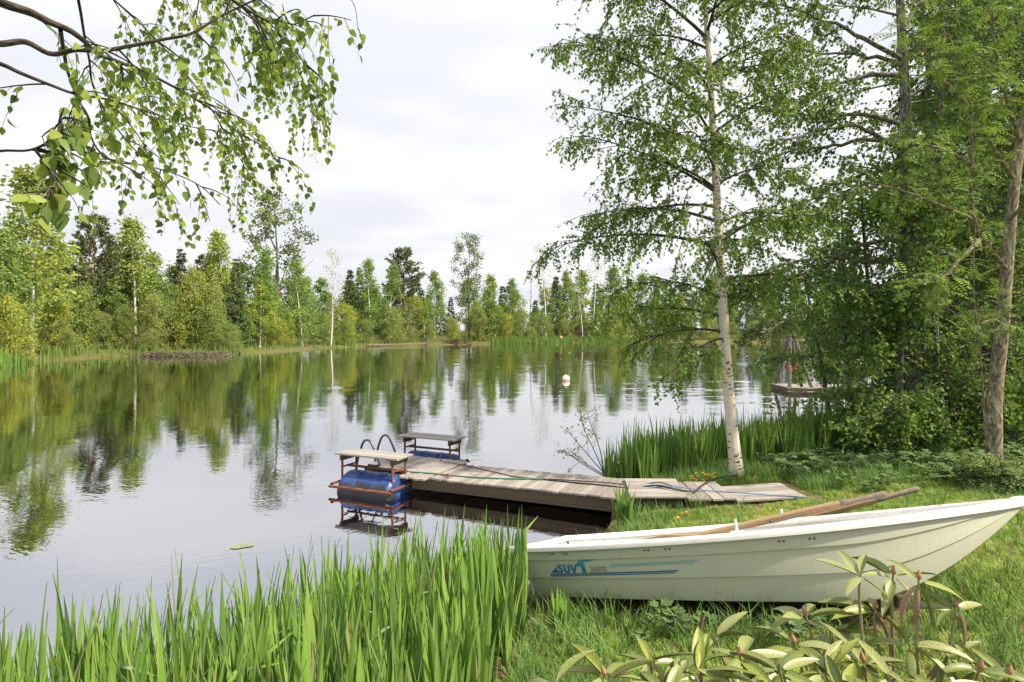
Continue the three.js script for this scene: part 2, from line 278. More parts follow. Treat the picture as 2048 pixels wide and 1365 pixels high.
for (const [t, sgn] of [[-0.09, -1], [1.42, 1]]) {
  const drumPts = [[0, 0], [0.2, 0], [0.255, 0.012], [0.285, 0.045], [0.29, 0.1], [0.29, 0.27], [0.297, 0.285], [0.297, 0.3], [0.29, 0.315], [0.29, 0.57], [0.297, 0.585], [0.297, 0.6], [0.29, 0.615], [0.29, 0.78], [0.285, 0.835], [0.255, 0.868], [0.2, 0.88], [0, 0.88]].map(([x, y]) => new THREE.Vector2(x, y));
  const dg = new THREE.LatheGeometry(drumPts, 40), drum = mesh('drum', toCreasedNormals(dg, 0.6), M.drum, dock);
  drum.rotation.z = -Math.PI / 2; drum.position.copy(dl(-1.29, t, -0.025));
  const cap = mesh('cap', new THREE.CylinderGeometry(0.035, 0.035, 0.02, 14), M.drum, drum); cap.position.set(0.16, 0.885, 0.08);
  const o = t + sgn * 0.3, i = t - sgn * 0.3;
  pipe(dock, 'frame_pipe', [dl(-1.37, o, 0.09), dl(-0.33, o, 0.1)], 0.02, M.rust);
  for (const s of [-1.33, -0.36]) pipe(dock, 'frame_pipe', [dl(s, o, 0.125), dl(s, 0.51, 0.115)], 0.019, M.rust);
  pipe(dock, 'frame_pipe', [dl(-1.3, t, 0.325), dl(-0.36, t, 0.325)], 0.018, M.rust);
  const bench = new THREE.Group(); bench.name = 'bench'; dock.add(bench);
  for (let k = 0; k < 3; k++) plank(bench, 'seat_board', 1.05 + gauss() * 0.01, -0.85, 0.515, -(t + (k - 1) * 0.127), 0, 1.56);
  for (const s of [-1.27, -0.43]) {
    bar(bench, 'bearer', dl(s, t - 0.18, 0.462), dl(s, t + 0.18, 0.462), 0.045, 0.075, M.beam);
    for (const q of [-0.15, 0.15]) pipe(bench, 'leg', [dl(s, t + q * 1.0, 0.11), dl(s, t + q, 0.425)], 0.016, M.rust);
    pipe(bench, 'brace', [dl(s, t - 0.15, 0.335), dl(s, t + 0.15, 0.335)], 0.012, M.rust);
  }
}
{ // swimming ladder at the lake end
  const lad = new THREE.Group(); lad.name = 'ladder'; dock.add(lad);
  for (const t of [0.24, 0.68]) pipe(lad, 'rail', [dl(-1.2, t, 0.268), dl(-1.05, t, 0.268), dl(-1.0, t, 0.285), dl(-1.02, t, 0.34), dl(-1.13, t, 0.56), dl(-1.17, t, 0.61), dl(-1.22, t, 0.628), dl(-1.27, t, 0.61), dl(-1.31, t, 0.55), dl(-1.42, t, 0.2), dl(-1.46, t, -0.3), dl(-1.47, t, -0.9)], 0.017, M.steel, 60);
  for (const y of [-0.25, -0.5, -0.75]) pipe(lad, 'rung', [dl(-1.46, 0.24, y), dl(-1.46, 0.68, y)], 0.014, M.steel);
}
pipe(dock, 'post', [dl(2.5, 0.07, -0.4), dl(2.5, 0.07, 0.17)], 0.045, M.beam); pipe(dock, 'post', [dl(2.5, 0.82, -0.4), dl(2.5, 0.82, 0.17)], 0.045, M.beam);
mesh('hook', tubeGeo([dl(0.02, 0.2, 0.25), dl(0.12, 0.17, 0.265), dl(0.2, 0.14, 0.29), dl(0.24, 0.1, 0.275), dl(0.2, 0.06, 0.262)], 0.008, 6, 20), M.rust, dock);

// boardwalk pieces that carry the dock on to the lawn
function walkway(label, a, b, c, d, along_) {            // a, b near edge; c, d far edge, left to right
  const w = thing('walkway', label, 'walkway', a.clone(), 'boardwalk sections on the shore'), L = a.distanceTo(b), W = a.distanceTo(c), dir = b.clone().sub(a).normalize();
  w.rotation.set(0, -Math.atan2(dir.z, dir.x), Math.asin(dir.y), 'YXZ');
  if (along_) { const n = Math.round(W / 0.16); for (let k = 0; k < n; k++) plank(w, 'board', L * rr(0.97, 1.02), L / 2, 0, -(k + 0.5) * W / n, 0, W / n / 0.084); }
  else { const n = Math.round(L / 0.125); for (let k = 0; k < n; k++) plank(w, 'board', W * rr(0.97, 1.02), (k + 0.5) * L / n, 0, -W / 2, Math.PI / 2, L / n / 0.084); }
  for (const q of [0.12, 0.88]) bar(w, 'bearer', V(0.05, -0.063, -W * q), V(L - 0.05, -0.063, -W * q), 0.07, 0.1, M.beam);
}
walkway('lengthwise grey boards joining the dock planks to the shore', V(1.36, 0.3, -6.79), V(2.0, 0.315, -6.72), V(1.64, 0.3, -7.6), V(2.2, 0.3, -7.5), true);
walkway('short run of crosswise grey planks in the middle of the shore boardwalk', V(2.0, 0.285, -6.73), V(2.56, 0.3, -6.72), V(2.2, 0.28, -7.46), V(2.8, 0.3, -7.44), false);
walkway('last worn lengthwise boards of the boardwalk, ending in the lawn grass', V(2.57, 0.27, -6.72), V(3.36, 0.31, -6.74), V(2.7, 0.27, -7.34), V(3.5, 0.3, -7.3), true);
const lay = (name, label, cat, pts, r, mat, n) => { const m = mesh(name, tubeGeo(pts, r, 6, n), mat); top(m, name); return tag(m, label, cat); };
const yd = (s) => sag(s) + 0.024;
lay('garden_hose', 'green hose lying along the dock planks from the near bench', 'hose', [dk(-0.42, 0.16, yd(0)), dk(-0.1, 0.2, yd(0)), dk(0.4, 0.22, yd(0.4)), dk(0.9, 0.3, yd(0.9)), dk(1.3, 0.42, yd(1.3)), dk(1.45, 0.44, yd(1.45))], 0.012, M.hoseGreen, 40);
lay('cable', 'dark red cable running from the far bench across the dock planks', 'cable', [dk(-0.5, 1.12, yd(0) + 0.06), dk(-0.42, 0.98, yd(0)), dk(0.1, 0.82, yd(0)), dk(0.6, 0.64, yd(0.6)), dk(1.05, 0.47, yd(1)), dk(1.45, 0.46, yd(1.45))], 0.008, M.cableRed, 40);
lay('cable', 'black cable continuing the hoses along the dock to the birch', 'cable', [dk(1.42, 0.47, yd(1.4)), dk(1.8, 0.44, yd(1.8)), dk(2.2, 0.45, yd(2.2)), dk(2.62, 0.47, yd(2.6)), V(1.75, 0.345, -7.15), V(1.95, 0.345, -6.95), V(2.12, 0.335, -6.92), V(2.3, 0.32, -7.2), V(2.55, 0.325, -7.52), V(2.75, 0.33, -7.65), V(2.95, 0.34, -7.7)], 0.011, M.cableBlack, 70);
lay('cable', 'thinner black cable beside the other one on the dock planks', 'cable', [dk(1.5, 0.5, yd(1.5)), dk(1.9, 0.55, yd(1.9)), dk(2.3, 0.6, yd(2.3)), dk(2.62, 0.6, yd(2.6)), V(1.82, 0.345, -7.3), V(1.93, 0.347, -7.1)], 0.007, M.cableBlack, 40);
lay('rope', 'blue rope trailing off the boardwalk boards into the grass', 'rope', [dk(2.6, 0.43, yd(2.6)), V(1.95, 0.348, -7.08), V(2.25, 0.325, -7.02), V(2.6, 0.325, -6.93), V(2.95, 0.32, -6.83), V(3.2, 0.325, -6.76), V(3.33, 0.33, -6.68)], 0.0075, M.ropeBlue, 40);

// ------------------------------------------------------------------ the rowing boat: own x from stern to bow, own z towards the camera
const BL = 3.9, BS = 0.835;
const sheer = (x) => { const t = x / BL; return 0.46 + 0.07 * t + 0.14 * t * t; };
const beam = (x) => { const t = x / BL; return t > 0.4 ? Math.max(0.012, 0.72 * (1 - ((t - 0.4) / 0.6) ** 2.6)) : 0.72 - 0.12 * ((0.4 - t) / 0.4) ** 2; };
const keel = (x) => x > 2.75 ? Math.min(sheer(BL) * 0.985, ((x - 2.75) / 1.15) ** 1.55 * sheer(BL)) : 0;
const boat = thing('rowing_boat', 'pale cream plastic rowing boat with white gunwale leaning on the lawn', 'boat', V(0.258, 0.075, -4.83));
{
  const R = new THREE.Matrix4().makeRotationY(-0.492).multiply(new THREE.Matrix4().makeRotationZ(0.187)).multiply(new THREE.Matrix4().makeRotationX(-0.214));
  boat.quaternion.setFromRotationMatrix(R); boat.scale.setScalar(BS);
}
const rake = (x, y) => x < 0.9 ? x + 0.22 * (1 - clamp(y / 0.46)) * (1 - x / 0.9) : x;
// half section: w 0 at the keel, 1 at the gunwale; inset moves it inwards
function sec(x, w, inset = 0) {
  const K = keel(x), h = Math.max(0.005, sheer(x) - K), B = beam(x), c = 0.28;
  let y, z;
  if (w < c) { const q = w / c; z = B * 0.8 * q ** 0.85; y = K + h * 0.1 * q ** 1.6; }
  else { const q = (w - c) / (1 - c); z = B * (0.8 + 0.2 * q ** 0.8); y = K + h * (0.1 + 0.9 * q); for (const [l, a] of [[0.38, 0.011], [0.74, 0.011]]) if (q > l) z += a * Math.min(1, B / 0.25) * (1 - smooth(l, l + 0.3, q)); }
  return V(rake(x, y), y + inset * 0.7 * (1 - w), Math.max(0.004, z - inset));
}
const WS = [0, 0.06, 0.12, 0.18, 0.24, 0.275, 0.285, 0.34, 0.42, 0.5, 0.549, 0.5536, 0.556, 0.6, 0.68, 0.75, 0.808, 0.8128, 0.815, 0.87, 0.94, 1];
function shell(inset, x0, x1, n, ws) {
  const g = new Geo(), cols = [];
  for (let k = 0; k <= n; k++) { const x = lerp(x0, x1, k / n), row = []; for (let q = ws.length - 1; q >= 0; q--) { const p = sec(x, ws[q], inset); row.push(g.v(V(p.x, p.y, -p.z), null, x / 3.95, p.y / 0.7)); } for (let q = 0; q < ws.length; q++) { const p = sec(x, ws[q], inset); row.push(g.v(p, null, x / 3.95, p.y / 0.7)); } cols.push(row); }
  for (let k = 0; k < n; k++) for (let q = 0; q + 1 < cols[k].length; q++) { const a = cols[k][q], b = cols[k][q + 1], c = cols[k + 1][q], d = cols[k + 1][q + 1]; g.i.push(a, b, d, a, d, c); }
  return g.build();
}
mesh('hull', toCreasedNormals(shell(0, 0, BL, 64, WS), 0.5), M.hull, boat);
mesh('inner_shell', shell(0.028, 0.03, BL - 0.05, 48, WS.filter((_, k) => k % 2 === 0 || k > 19)), M.white, boat);
{ // transom and its slightly hollowed top edge
  const g = new Geo(), ring = []; for (let q = WS.length - 1; q >= 0; q--) { const p = sec(0, WS[q]); ring.push(V(p.x, p.y, -p.z)); } for (const w of WS) ring.push(sec(0, w));
  const c = g.v(V(0.1, 0.26, 0)); const id = ring.map((p) => g.v(p, null, p.z, p.y)); for (let k = 0; k + 1 < id.length; k++) g.i.push(c, id[k], id[k + 1]); g.i.push(c, id[id.length - 1], id[0]);
  mesh('transom', g.build(), M.hull, boat);
}
{ // gunwale: a rounded lip swept along the sheer on both sides and over the transom
  const path = []; for (let k = 0; k <= 60; k++) { const x = lerp(BL, 0, k / 60); path.push(sec(x, 1).multiply(V(1, 1, -1))); } for (let k = 1; k < 8; k++) path.push(V(rake(0, 0.46), sheer(0) - 0.012 * Math.sin(k / 8 * 3.14), lerp(-beam(0), beam(0), k / 8))); for (let k = 0; k <= 60; k++) path.push(sec(lerp(0, BL, k / 60), 1));
  const g = new Geo(), prof = [[0.026, -0.034], [0.03, -0.005], [0.022, 0.012], [0, 0.019], [-0.028, 0.014], [-0.044, 0], [-0.046, -0.03]]; let prev = null;
  path.forEach((p, k) => {
    const t = (path[k + 1] ?? p).clone().sub(path[k - 1] ?? p).normalize(), out = V(-t.z, 0, t.x).normalize();
    const shrink = clamp((BL + 0.06 - p.x) / 0.25, 0.25, 1);
    const row = prof.map(([o, y], q) => g.v(p.clone().addScaledVector(out, o * shrink).add(V(0, y, 0)), null, k * 0.08, q * 0.05));
    if (prev) for (let q = 0; q + 1 < row.length; q++) g.i.push(prev[q], row[q], row[q + 1], prev[q], row[q + 1], prev[q + 1]); prev = row;
  });
  mesh('gunwale', g.build(), M.white, boat);
  const tip = mesh('bow_cap', new THREE.SphereGeometry(0.045, 14, 10), M.white, boat); tip.scale.set(1.7, 0.5, 0.8); tip.position.set(BL - 0.05, sheer(BL) + 0.004, 0);
}
function thwart(name, x0, x1, y, t, drop) { // a seat that spans the boat, cut to its sides
  const g = new Geo(), N = 8, a = [], b = [], e = [];
  for (let k = 0; k <= N; k++) { const x = lerp(x0, x1, k / N), w = clamp((y - keel(x)) / (sheer(x) - keel(x))), B = Math.max(0.01, sec(x, 0.28 + 0.72 * clamp((w - 0.1) / 0.9)).z - 0.03); a.push([g.v(V(x, y, -B), null, x, 0), g.v(V(x, y + 0.006, 0), null, x, 0.5), g.v(V(x, y, B), null, x, 1)]); b.push(B); }
  for (let k = 0; k < N; k++) for (let q = 0; q < 2; q++) g.i.push(a[k][q], a[k][q + 1], a[k + 1][q + 1], a[k][q], a[k + 1][q + 1], a[k + 1][q]);
  for (const [k, s] of [[0, -1], [N, 1]]) { const x = k ? x1 : x0; const p = [V(x, y, -b[k]), V(x, y, b[k]), V(x, y - drop, b[k] * 0.94), V(x, y - drop, -b[k] * 0.94)].map((q) => g.v(q, null, q.z, q.y)); g.i.push(p[0], p[2], p[1], p[0], p[3], p[2]); }
  return mesh(name, toCreasedNormals(g.build(), 0.4), new THREE.MeshPhysicalMaterial({ map: M.white.map, roughness: 0.4, side: THREE.DoubleSide }), boat);
}
thwart('stern_seat', 0.16, 0.78, 0.32, 0.03, 0.26); thwart('middle_seat', 1.55, 1.92, 0.31, 0.03, 0.25); thwart('bow_seat', 2.6, 3.3, 0.42, 0.03, 0.12);
const sidePt = (x, h, o = 0) => { const p = sec(x, 0.28 + 0.72 * h); p.z += o; return p; };
for (const [x, h] of [[0.42, 0.9], [0.56, 0.9], [1.3, 0.9], [1.47, 0.9], [2.3, 0.9], [2.5, 0.9]]) for (const q of [0, 0.03]) { const m = mesh('bolt', new THREE.SphereGeometry(0.0085, 8, 6), M.bolt, boat); m.scale.z = 0.5; m.position.copy(sidePt(x + q, h - 0.04, 0.002)); }
{ // printed lettering and stripes near the stern
  const tx = canvasTex(2048, 320, (g, w, h) => {
    g.clearRect(0, 0, w, h); const teal = g.createLinearGradient(0, 40, 0, 250); teal.addColorStop(0, '#3f9aa6'); teal.addColorStop(1, '#1b5f8e');
    g.fillStyle = teal;
    g.beginPath(); g.moveTo(40, 246); g.lineTo(150, 150); g.lineTo(158, 246); g.fill();
    g.font = 'bold 168px sans-serif'; g.strokeStyle = '#2a739c'; g.lineWidth = 9; g.save(); g.transform(1.0, 0, -0.1, 1, 0, 0); g.fillText('SUV', 180, 244); g.strokeText('SUV', 180, 244); g.restore();
    g.beginPath(); g.moveTo(470, 150); g.quadraticCurveTo(500, 40, 650, 38); g.quadraticCurveTo(760, 36, 830, 22); g.quadraticCurveTo(720, 80, 600, 84); g.quadraticCurveTo(560, 90, 545, 150); g.fill();
    g.beginPath(); g.moveTo(530, 110); g.lineTo(590, 92); g.lineTo(604, 244); g.lineTo(546, 244); g.fill();
    g.strokeStyle = '#83897c'; g.lineWidth = 7; g.font = 'bold 112px sans-serif'; g.strokeText('3900', 665, 236);
    g.fillStyle = '#1f5f8c'; g.beginPath(); g.moveTo(0, 262); g.lineTo(1790, 230); g.lineTo(1765, 248); g.lineTo(0, 282); g.fill();
    g.beginPath(); g.moveTo(0, 292); g.lineTo(1750, 258); g.lineTo(1735, 270); g.lineTo(0, 306); g.fill();
    g.fillStyle = '#6fa7a4'; g.beginPath(); g.moveTo(960, 134); g.lineTo(2040, 108); g.lineTo(2015, 120); g.lineTo(960, 148); g.fill();
    g.beginPath(); g.moveTo(960, 160); g.lineTo(1985, 136); g.lineTo(1965, 146); g.lineTo(960, 170); g.fill();
    g.strokeStyle = '#a9bcae'; g.lineWidth = 5; g.beginPath(); g.moveTo(1965, 146); g.lineTo(1800, 226); g.stroke();
  });
  tx.wrapS = tx.wrapT = THREE.ClampToEdgeWrapping;
  const g = new Geo(), N = 30, K = 6;
  for (let k = 0; k <= N; k++) for (let q = 0; q <= K; q++) g.v(sidePt(lerp(0.32, 1.72, k / N), lerp(0.4, 0.8, q / K) , 0.004), null, k / N, q / K);
  for (let k = 0; k < N; k++) for (let q = 0; q < K; q++) { const a = k * (K + 1) + q, b = a + K + 1; g.i.push(a, b, b + 1, a, b + 1, a + 1); }
  const m = mesh('lettering', g.build(), std({ map: tx, transparent: true, roughness: 0.45, side: THREE.DoubleSide }), boat); m.userData.label = 'blue and teal SUVI 3900 lettering with stripes';
}
boat.updateMatrixWorld(true);
const inBoat = (x, y, z) => boat.localToWorld(V(x, y, z));
for (const [x, s] of [[2.02, 1], [2.2, -1]]) {
  const L = new THREE.Group(); L.name = 'rowlock'; boat.add(L); L.position.set(x, sheer(x) + 0.012, s * (beam(x) - 0.02));
  mesh('pin', new THREE.CylinderGeometry(0.011, 0.013, 0.1, 10), M.white, L).position.y = 0.05;
  mesh('socket', new RoundedBoxGeometry(0.09, 0.018, 0.05, 2, 0.006), M.white, L).position.y = 0.008;
}
function oar(label, a, b, up) {                          // a blade end, b grip end
  const L = a.distanceTo(b), o = thing('oar', label, 'oar', a.clone(), 'wooden oars in the boat'); const d = b.clone().sub(a).normalize();
  const side = d.clone().cross(up).normalize(), n = side.clone().cross(d); o.quaternion.setFromRotationMatrix(new THREE.Matrix4().makeBasis(d, n, side));
  const g = new Geo(), rows = []; // rectangular loom tapering to the grip
  const st = [[0, 0.08, 0.007], [0.3, 0.075, 0.01], [0.5, 0.024, 0.015], [0.75, 0.023, 0.017], [L * 0.6, 0.025, 0.018], [L - 0.36, 0.026, 0.018], [L - 0.3, 0.02, 0.016]];
  for (const [x, hy, hz] of st) rows.push([[1, 0.6], [0.6, 1], [-0.6, 1], [-1, 0.6], [-1, -0.6], [-0.6, -1], [0.6, -1], [1, -0.6]].map(([p, q], k) => g.v(V(x, p * hy, q * hz), null, x / 0.8, k / 8)));
  for (let k = 0; k + 1 < rows.length; k++) for (let q = 0; q < 8; q++) { const r = (q + 1) % 8; g.i.push(rows[k][q], rows[k + 1][q], rows[k + 1][r], rows[k][q], rows[k + 1][r], rows[k][r]); }
  g.i.push(...[1, 2, 3, 4, 5, 6].flatMap((q) => [rows[0][0], rows[0][q], rows[0][q + 1]]));
  mesh('loom', toCreasedNormals(g.build(), 0.5), M.oarWood, o);
  const grip = mesh('grip', new THREE.LatheGeometry([[0, 0], [0.021, 0], [0.023, 0.05], [0.018, 0.1], [0.019, 0.2], [0.022, 0.27], [0.02, 0.298], [0.012, 0.305], [0, 0.305]].map(([x, y]) => new THREE.Vector2(x, y)), 16), M.oarGrip, o); grip.rotation.z = -Math.PI / 2; grip.position.x = L - 0.302;
  mesh('bolt', new THREE.SphereGeometry(0.013, 10, 8), M.bolt, o).position.set(L * 0.58, 0, 0.021);
}
oar('wooden oar on the near rowlock with the lower grey grip', at(1262, 1103, 4.72), at(1772, 988, 4.15), V(0, 1, 0.25));
oar('wooden oar behind the other, its grey grip reaching higher', at(1310, 1116, 4.95), at(1838, 978, 4.45), V(0, 1, 0.25));
lay('mooring_rope', 'thin pale rope stretched over the grass to the boat bow', 'rope', [V(3.33, 0.335, -6.68), V(3.6, 0.36, -6.0), V(3.62, 0.5, -5.0), inBoat(3.4, 0.66, -0.25)], 0.004, M.ropePale, 30);

// ------------------------------------------------------------------ small things on the water and the far landing
function ball(name, label, p, r, low, high) { const t = thing(name, label, 'buoy', p); mesh('body', new THREE.SphereGeometry(r, 28, 14, 0, 6.2832, 0, 1.75), high, t).position.y = r * 0.55; mesh('lower_half', new THREE.SphereGeometry(r * 0.995, 28, 10, 0, 6.2832, 1.75, 1.39), low, t).position.y = r * 0.55; mesh('eye', new THREE.TorusGeometry(r * 0.16, r * 0.05, 8, 14), low, t).position.y = r * 1.6; return t; }
ball('buoy', 'round pale pink and red buoy floating in open water', on(1132, 762, 0), 0.17, M.buoy, M.buoyPale);
{ const t = thing('marker', 'tiny orange ball marker on a thin stake by the far reeds', 'marker', on(1122, 687.5, 0)); mesh('ball', new THREE.SphereGeometry(0.26, 16, 12), M.buoy, t).position.y = 1.25; mesh('stake', new THREE.CylinderGeometry(0.03, 0.03, 1.3, 6), M.deadWood, t).position.y = 0.55; }
{
  const pad = (label, p, r, turn) => { const g = new Geo(), c = g.v(V(0, 0.004, 0)), id = []; for (let k = 0; k <= 20; k++) { const a = 0.2 + k / 20 * 5.85; id.push(g.v(V(Math.cos(a) * r * (1 + 0.04 * gauss()), 0.006, Math.sin(a) * r * 0.85))); } for (let k = 0; k < 20; k++) g.i.push(c, id[k + 1], id[k]); const m = mesh('x', g.build(), std({ color: rgb(0.2, 0.25, 0.13), roughness: 0.5, side: THREE.DoubleSide })); m.rotation.y = turn; m.position.copy(p); top(m, 'lily_pad'); tag(m, label, 'lily pad', 'lily pads by the reeds'); };
  pad('pale lily pad alone on the water beside the tallest reeds', on(478, 1094, 0), 0.085, 0.5); pad('small lily pad touching the pale one', on(496, 1092, 0), 0.06, 2.4);
  
}
{ // landing stage across the water with an A-frame
  const p = on(1575, 786, 0), st = thing('landing_stage', 'grey wooden landing stage with leaning posts seen through the leaves', 'dock', p); st.rotation.y = -0.1; st.scale.setScalar(0.85); st.position.y = -0.22;
  for (let k = 0; k < 26; k++) plank(st, 'plank', 2.1, 0.06 + k * 0.115, 0.47, -1.05, Math.PI / 2, 1.32);
  for (let k = 0; k < 34; k++) plank(st, 'plank', 1.0, 3.06 + k * 0.115, 0.46, -0.55, Math.PI / 2, 1.32);
  for (const [y, h] of [[0.38, 0.14], [0.22, 0.16]]) { bar(st, 'beam', V(0, y, -0.04), V(3.0, y, -0.04), 0.1, h - 0.02, M.beam); bar(st, 'beam', V(0.04, y, -0.05), V(0.04, y, -2.1), 0.1, h - 0.02, M.beam); }
  for (const z of [-0.1, -1.0]) bar(st, 'beam', V(3, 0.37, z), V(7, 0.37, z), 0.1, 0.15, M.beam);
  for (const [a, b] of [[[0.15, -0.15], [0.45, -0.95]], [[0.15, -1.95], [0.45, -1.15]], [[1.05, -0.15], [0.6, -0.95]], [[1.05, -1.95], [0.6, -1.15]]]) pipe(st, 'post', [V(a[0], 0.49, a[1]), V(b[0], 2.75, b[1])], 0.075, M.bark);
  bar(st, 'crosspiece', V(0.1, 2.5, -1.05), V(1.1, 2.5, -1.05), 0.1, 0.1, M.planks[0]);
  const life = mesh('life_ring', new THREE.TorusGeometry(0.2, 0.05, 10, 24), M.red, st); life.position.set(0.45, 1.35, -0.9);
  const q = at(1680, 733, 34), j = thing('jetty', 'dark low jetty farther along the shore behind the leaves', 'dock', V(q.x, 0, q.z)); for (let k = 0; k < 24; k++) plank(j, 'plank', 1.0, k * 0.15, 0.42, 0, Math.PI / 2, 1.7); for (const z of [-0.4, 0.4]) bar(j, 'beam', V(0, 0.32, z), V(3.5, 0.32, z), 0.1, 0.16, M.beam);
}

// ------------------------------------------------------------------ the far bank
const shoreD = (px) => { const T = [[-90, 36], [0, 38], [100, 46], [200, 53], [450, 56], [640, 80], [740, 91], [860, 101], [960, 109], [1060, 114], [1200, 131], [1300, 138], [1500, 128], [1750, 100]]; for (let k = 0; k + 1 < T.length; k++) if (px <= T[k + 1][0]) return lerp(T[k][1], T[k + 1][1], clamp((px - T[k][0]) / (T[k + 1][0] - T[k][0]))); return 100; };
// a distant tree as trunk and crown about 10 m tall at scale 1: leaf faces gathered in clumps inside an uneven envelope
function farTree(kind, sd) {
  seed = sd; const wood = new Geo(), crown = new Geo(), g = new THREE.Group(), H = 10;
  const K = {
    birch: { c: [0.21, 0.3, 0.065], base: 0.2, r: (t) => 1.75 * Math.sin(Math.PI * Math.min(1, t * 0.86 + 0.14) ** 0.75) ** 0.8, clumps: 62, n: 64, cs: 0.42, s: 0.195, hang: 0.7, wood: M.farBirch, wr: 0.11 },
    cone: { c: [0.19, 0.3, 0.055], base: 0.1, r: (t) => 1.6 * (1 - t) ** 0.6 * smooth(-0.1, 0.15, t) + 0.1, clumps: 64, n: 60, cs: 0.4, s: 0.19, hang: 0.5, wood: M.farBirch, wr: 0.09 },
    aspen: { c: [0.16, 0.2, 0.075], base: 0.34, r: (t) => 2.1 * Math.sin(Math.PI * (t * 0.8 + 0.12)) ** 0.7, clumps: 44, n: 78, cs: 0.4, s: 0.15, hang: 0.4, wood: M.bark, wr: 0.14, forks: 5 },
    sparse: { c: [0.22, 0.25, 0.11], base: 0.4, r: (t) => 0.85 * Math.sin(Math.PI * (t * 0.85 + 0.1)), clumps: 30, n: 20, cs: 0.34, s: 0.11, hang: 0.6, wood: M.farBirch, wr: 0.085, forks: 6 },
    bare: { c: [0.14, 0.13, 0.07], base: 0.4, r: (t) => 0.9 * (1 - t * 0.6), clumps: 8, n: 8, cs: 0.3, s: 0.09, hang: 0.3, wood: M.bark, wr: 0.075, forks: 12 },
    bush: { c: [0.22, 0.285, 0.065], base: 0.0, r: (t) => 5.2 * Math.sqrt(Math.max(0.02, 1 - (t * 0.98) ** 2)) * (0.85 + 0.15 * Math.sin(t * 9)), clumps: 95, n: 54, cs: 0.85, s: 0.31, hang: 0.0, wood: M.brownTwig, wr: 0.1, forks: 9 },
  }[kind];
  if (K) {
    const tr = wander(V(0, 0, 0), V(gauss() * 0.05, 1, gauss() * 0.05), H * (kind === 'bush' ? 0.6 : 0.97), 9, 0, 0.035);
    wood.tube(tr, tr.map((_, k) => K.wr * (1 - k / 9.6)), 6, undefined, 0.5);
    for (let k = 0; k < (K.forks ?? 3); k++) { const s = rr(K.base * 0.9, 0.85), f = wander(along(tr, s), V(gauss(), kind === 'bush' ? 0.8 : 1.3, gauss()), K.r(s) * rr(0.8, 1.5), 5, -0.2, 0.12); wood.tube(f, f.map((_, q) => K.wr * 0.4 * (1 - q / 6)), 5, undefined, 0.3); }
    for (let k = 0; k < K.clumps; k++) {
      const t = Math.pow((k + rnd()) / K.clumps, 0.9), a = rnd() * 6.283, R = K.r(t) * Math.sqrt(rr(0.1, 1)) * rr(0.7, 1.28), y = H * lerp(K.base, 1, t), ax = along(tr, y / H), cx = ax.x + R * Math.cos(a), cz = ax.z + R * Math.sin(a), col = tint(K.c, 0.16, 0.12);
      for (let q = 0; q < K.n; q++) { const p = V(cx + gauss() * K.cs * 1.25, Math.max(0.05, y + gauss() * K.cs), cz + gauss() * K.cs * 1.25), d = rdir().addScaledVector(DOWN, K.hang).normalize(), n = rdir().cross(d).normalize(), s = K.s * rr(0.6, 1.4); crown.leaf(p, d, n, s, s * 0.8, tint(col, 0.16, 0.08)); }
    }
    mesh('trunk', wood.build(), K.wood, g); mesh('crown', crown.build(false), M.leaf, g); return g;
  }
  const spruce = kind === 'spruce', c = spruce ? [0.075, 0.105, 0.045] : [0.115, 0.14, 0.06];
  const tr = wander(V(0, 0, 0), V(0, 1, 0), H, 9, 0, 0.012); wood.tube(tr, tr.map((_, k) => 0.13 * (1 - k / 9.3)), 6, undefined, 0.5);
  const levels = spruce ? 34 : 20;
  for (let k = 0; k < levels; k++) {
    const t = (k + rr(-0.3, 0.3)) / levels, y = H * (spruce ? lerp(0.06, 0.985, clamp(t)) : lerp(0.36, 0.97, clamp(t))), R = spruce ? 1.65 * (1 - clamp(t)) ** 0.85 + 0.08 : 1.75 * Math.sin(Math.PI * (clamp(t) * 0.72 + 0.26)) ** 0.8 + 0.15, n = spruce ? 7 : 6;
    for (let q = 0; q < n; q++) {
      const a = rnd() * 6.283, L = R * rr(0.65, 1.15), b = wander(V(tr[0].x, y, tr[0].z), V(Math.cos(a), spruce ? -0.1 : 0.25, Math.sin(a)), L, 4, spruce ? 0.25 : -0.25, 0.06);
      if (!spruce) wood.tube(b, b.map((_, z) => 0.025 * (1 - z / 5)), 3, undefined, 0.2);
      for (let z = 0; z < (spruce ? 15 : 26) * (0.5 + L * 0.5); z++) { const s = Math.sqrt(rr(0.08, 1)), p = along(b, s).add(V(gauss() * 0.16, gauss() * (spruce ? 0.08 : 0.15), gauss() * 0.16)), d = heading(b, s).add(rdir().multiplyScalar(spruce ? 0.7 : 1)).addScaledVector(DOWN, spruce ? 0.45 : -0.35).normalize(), nn = rdir().cross(d).normalize(); crown.leaf(p, d, nn, rr(0.22, 0.42), 0.13, tint(c, 0.25, 0.15)); }
    }
  }
  mesh('trunk', wood.build(), spruce ? M.darkBark : M.pineBark, g); mesh('crown', crown.build(false), M.needle, g); return g;
}
const proto = {}; ['birch', 'cone', 'aspen', 'sparse', 'bare', 'bush', 'spruce', 'pine'].forEach((k, i) => { proto[k] = [farTree(k, 100 + i), farTree(k, 200 + i), ...(k === 'bush' || k === 'birch' || k === 'spruce' ? [farTree(k, 300 + i)] : [])]; });
seed = 4242;
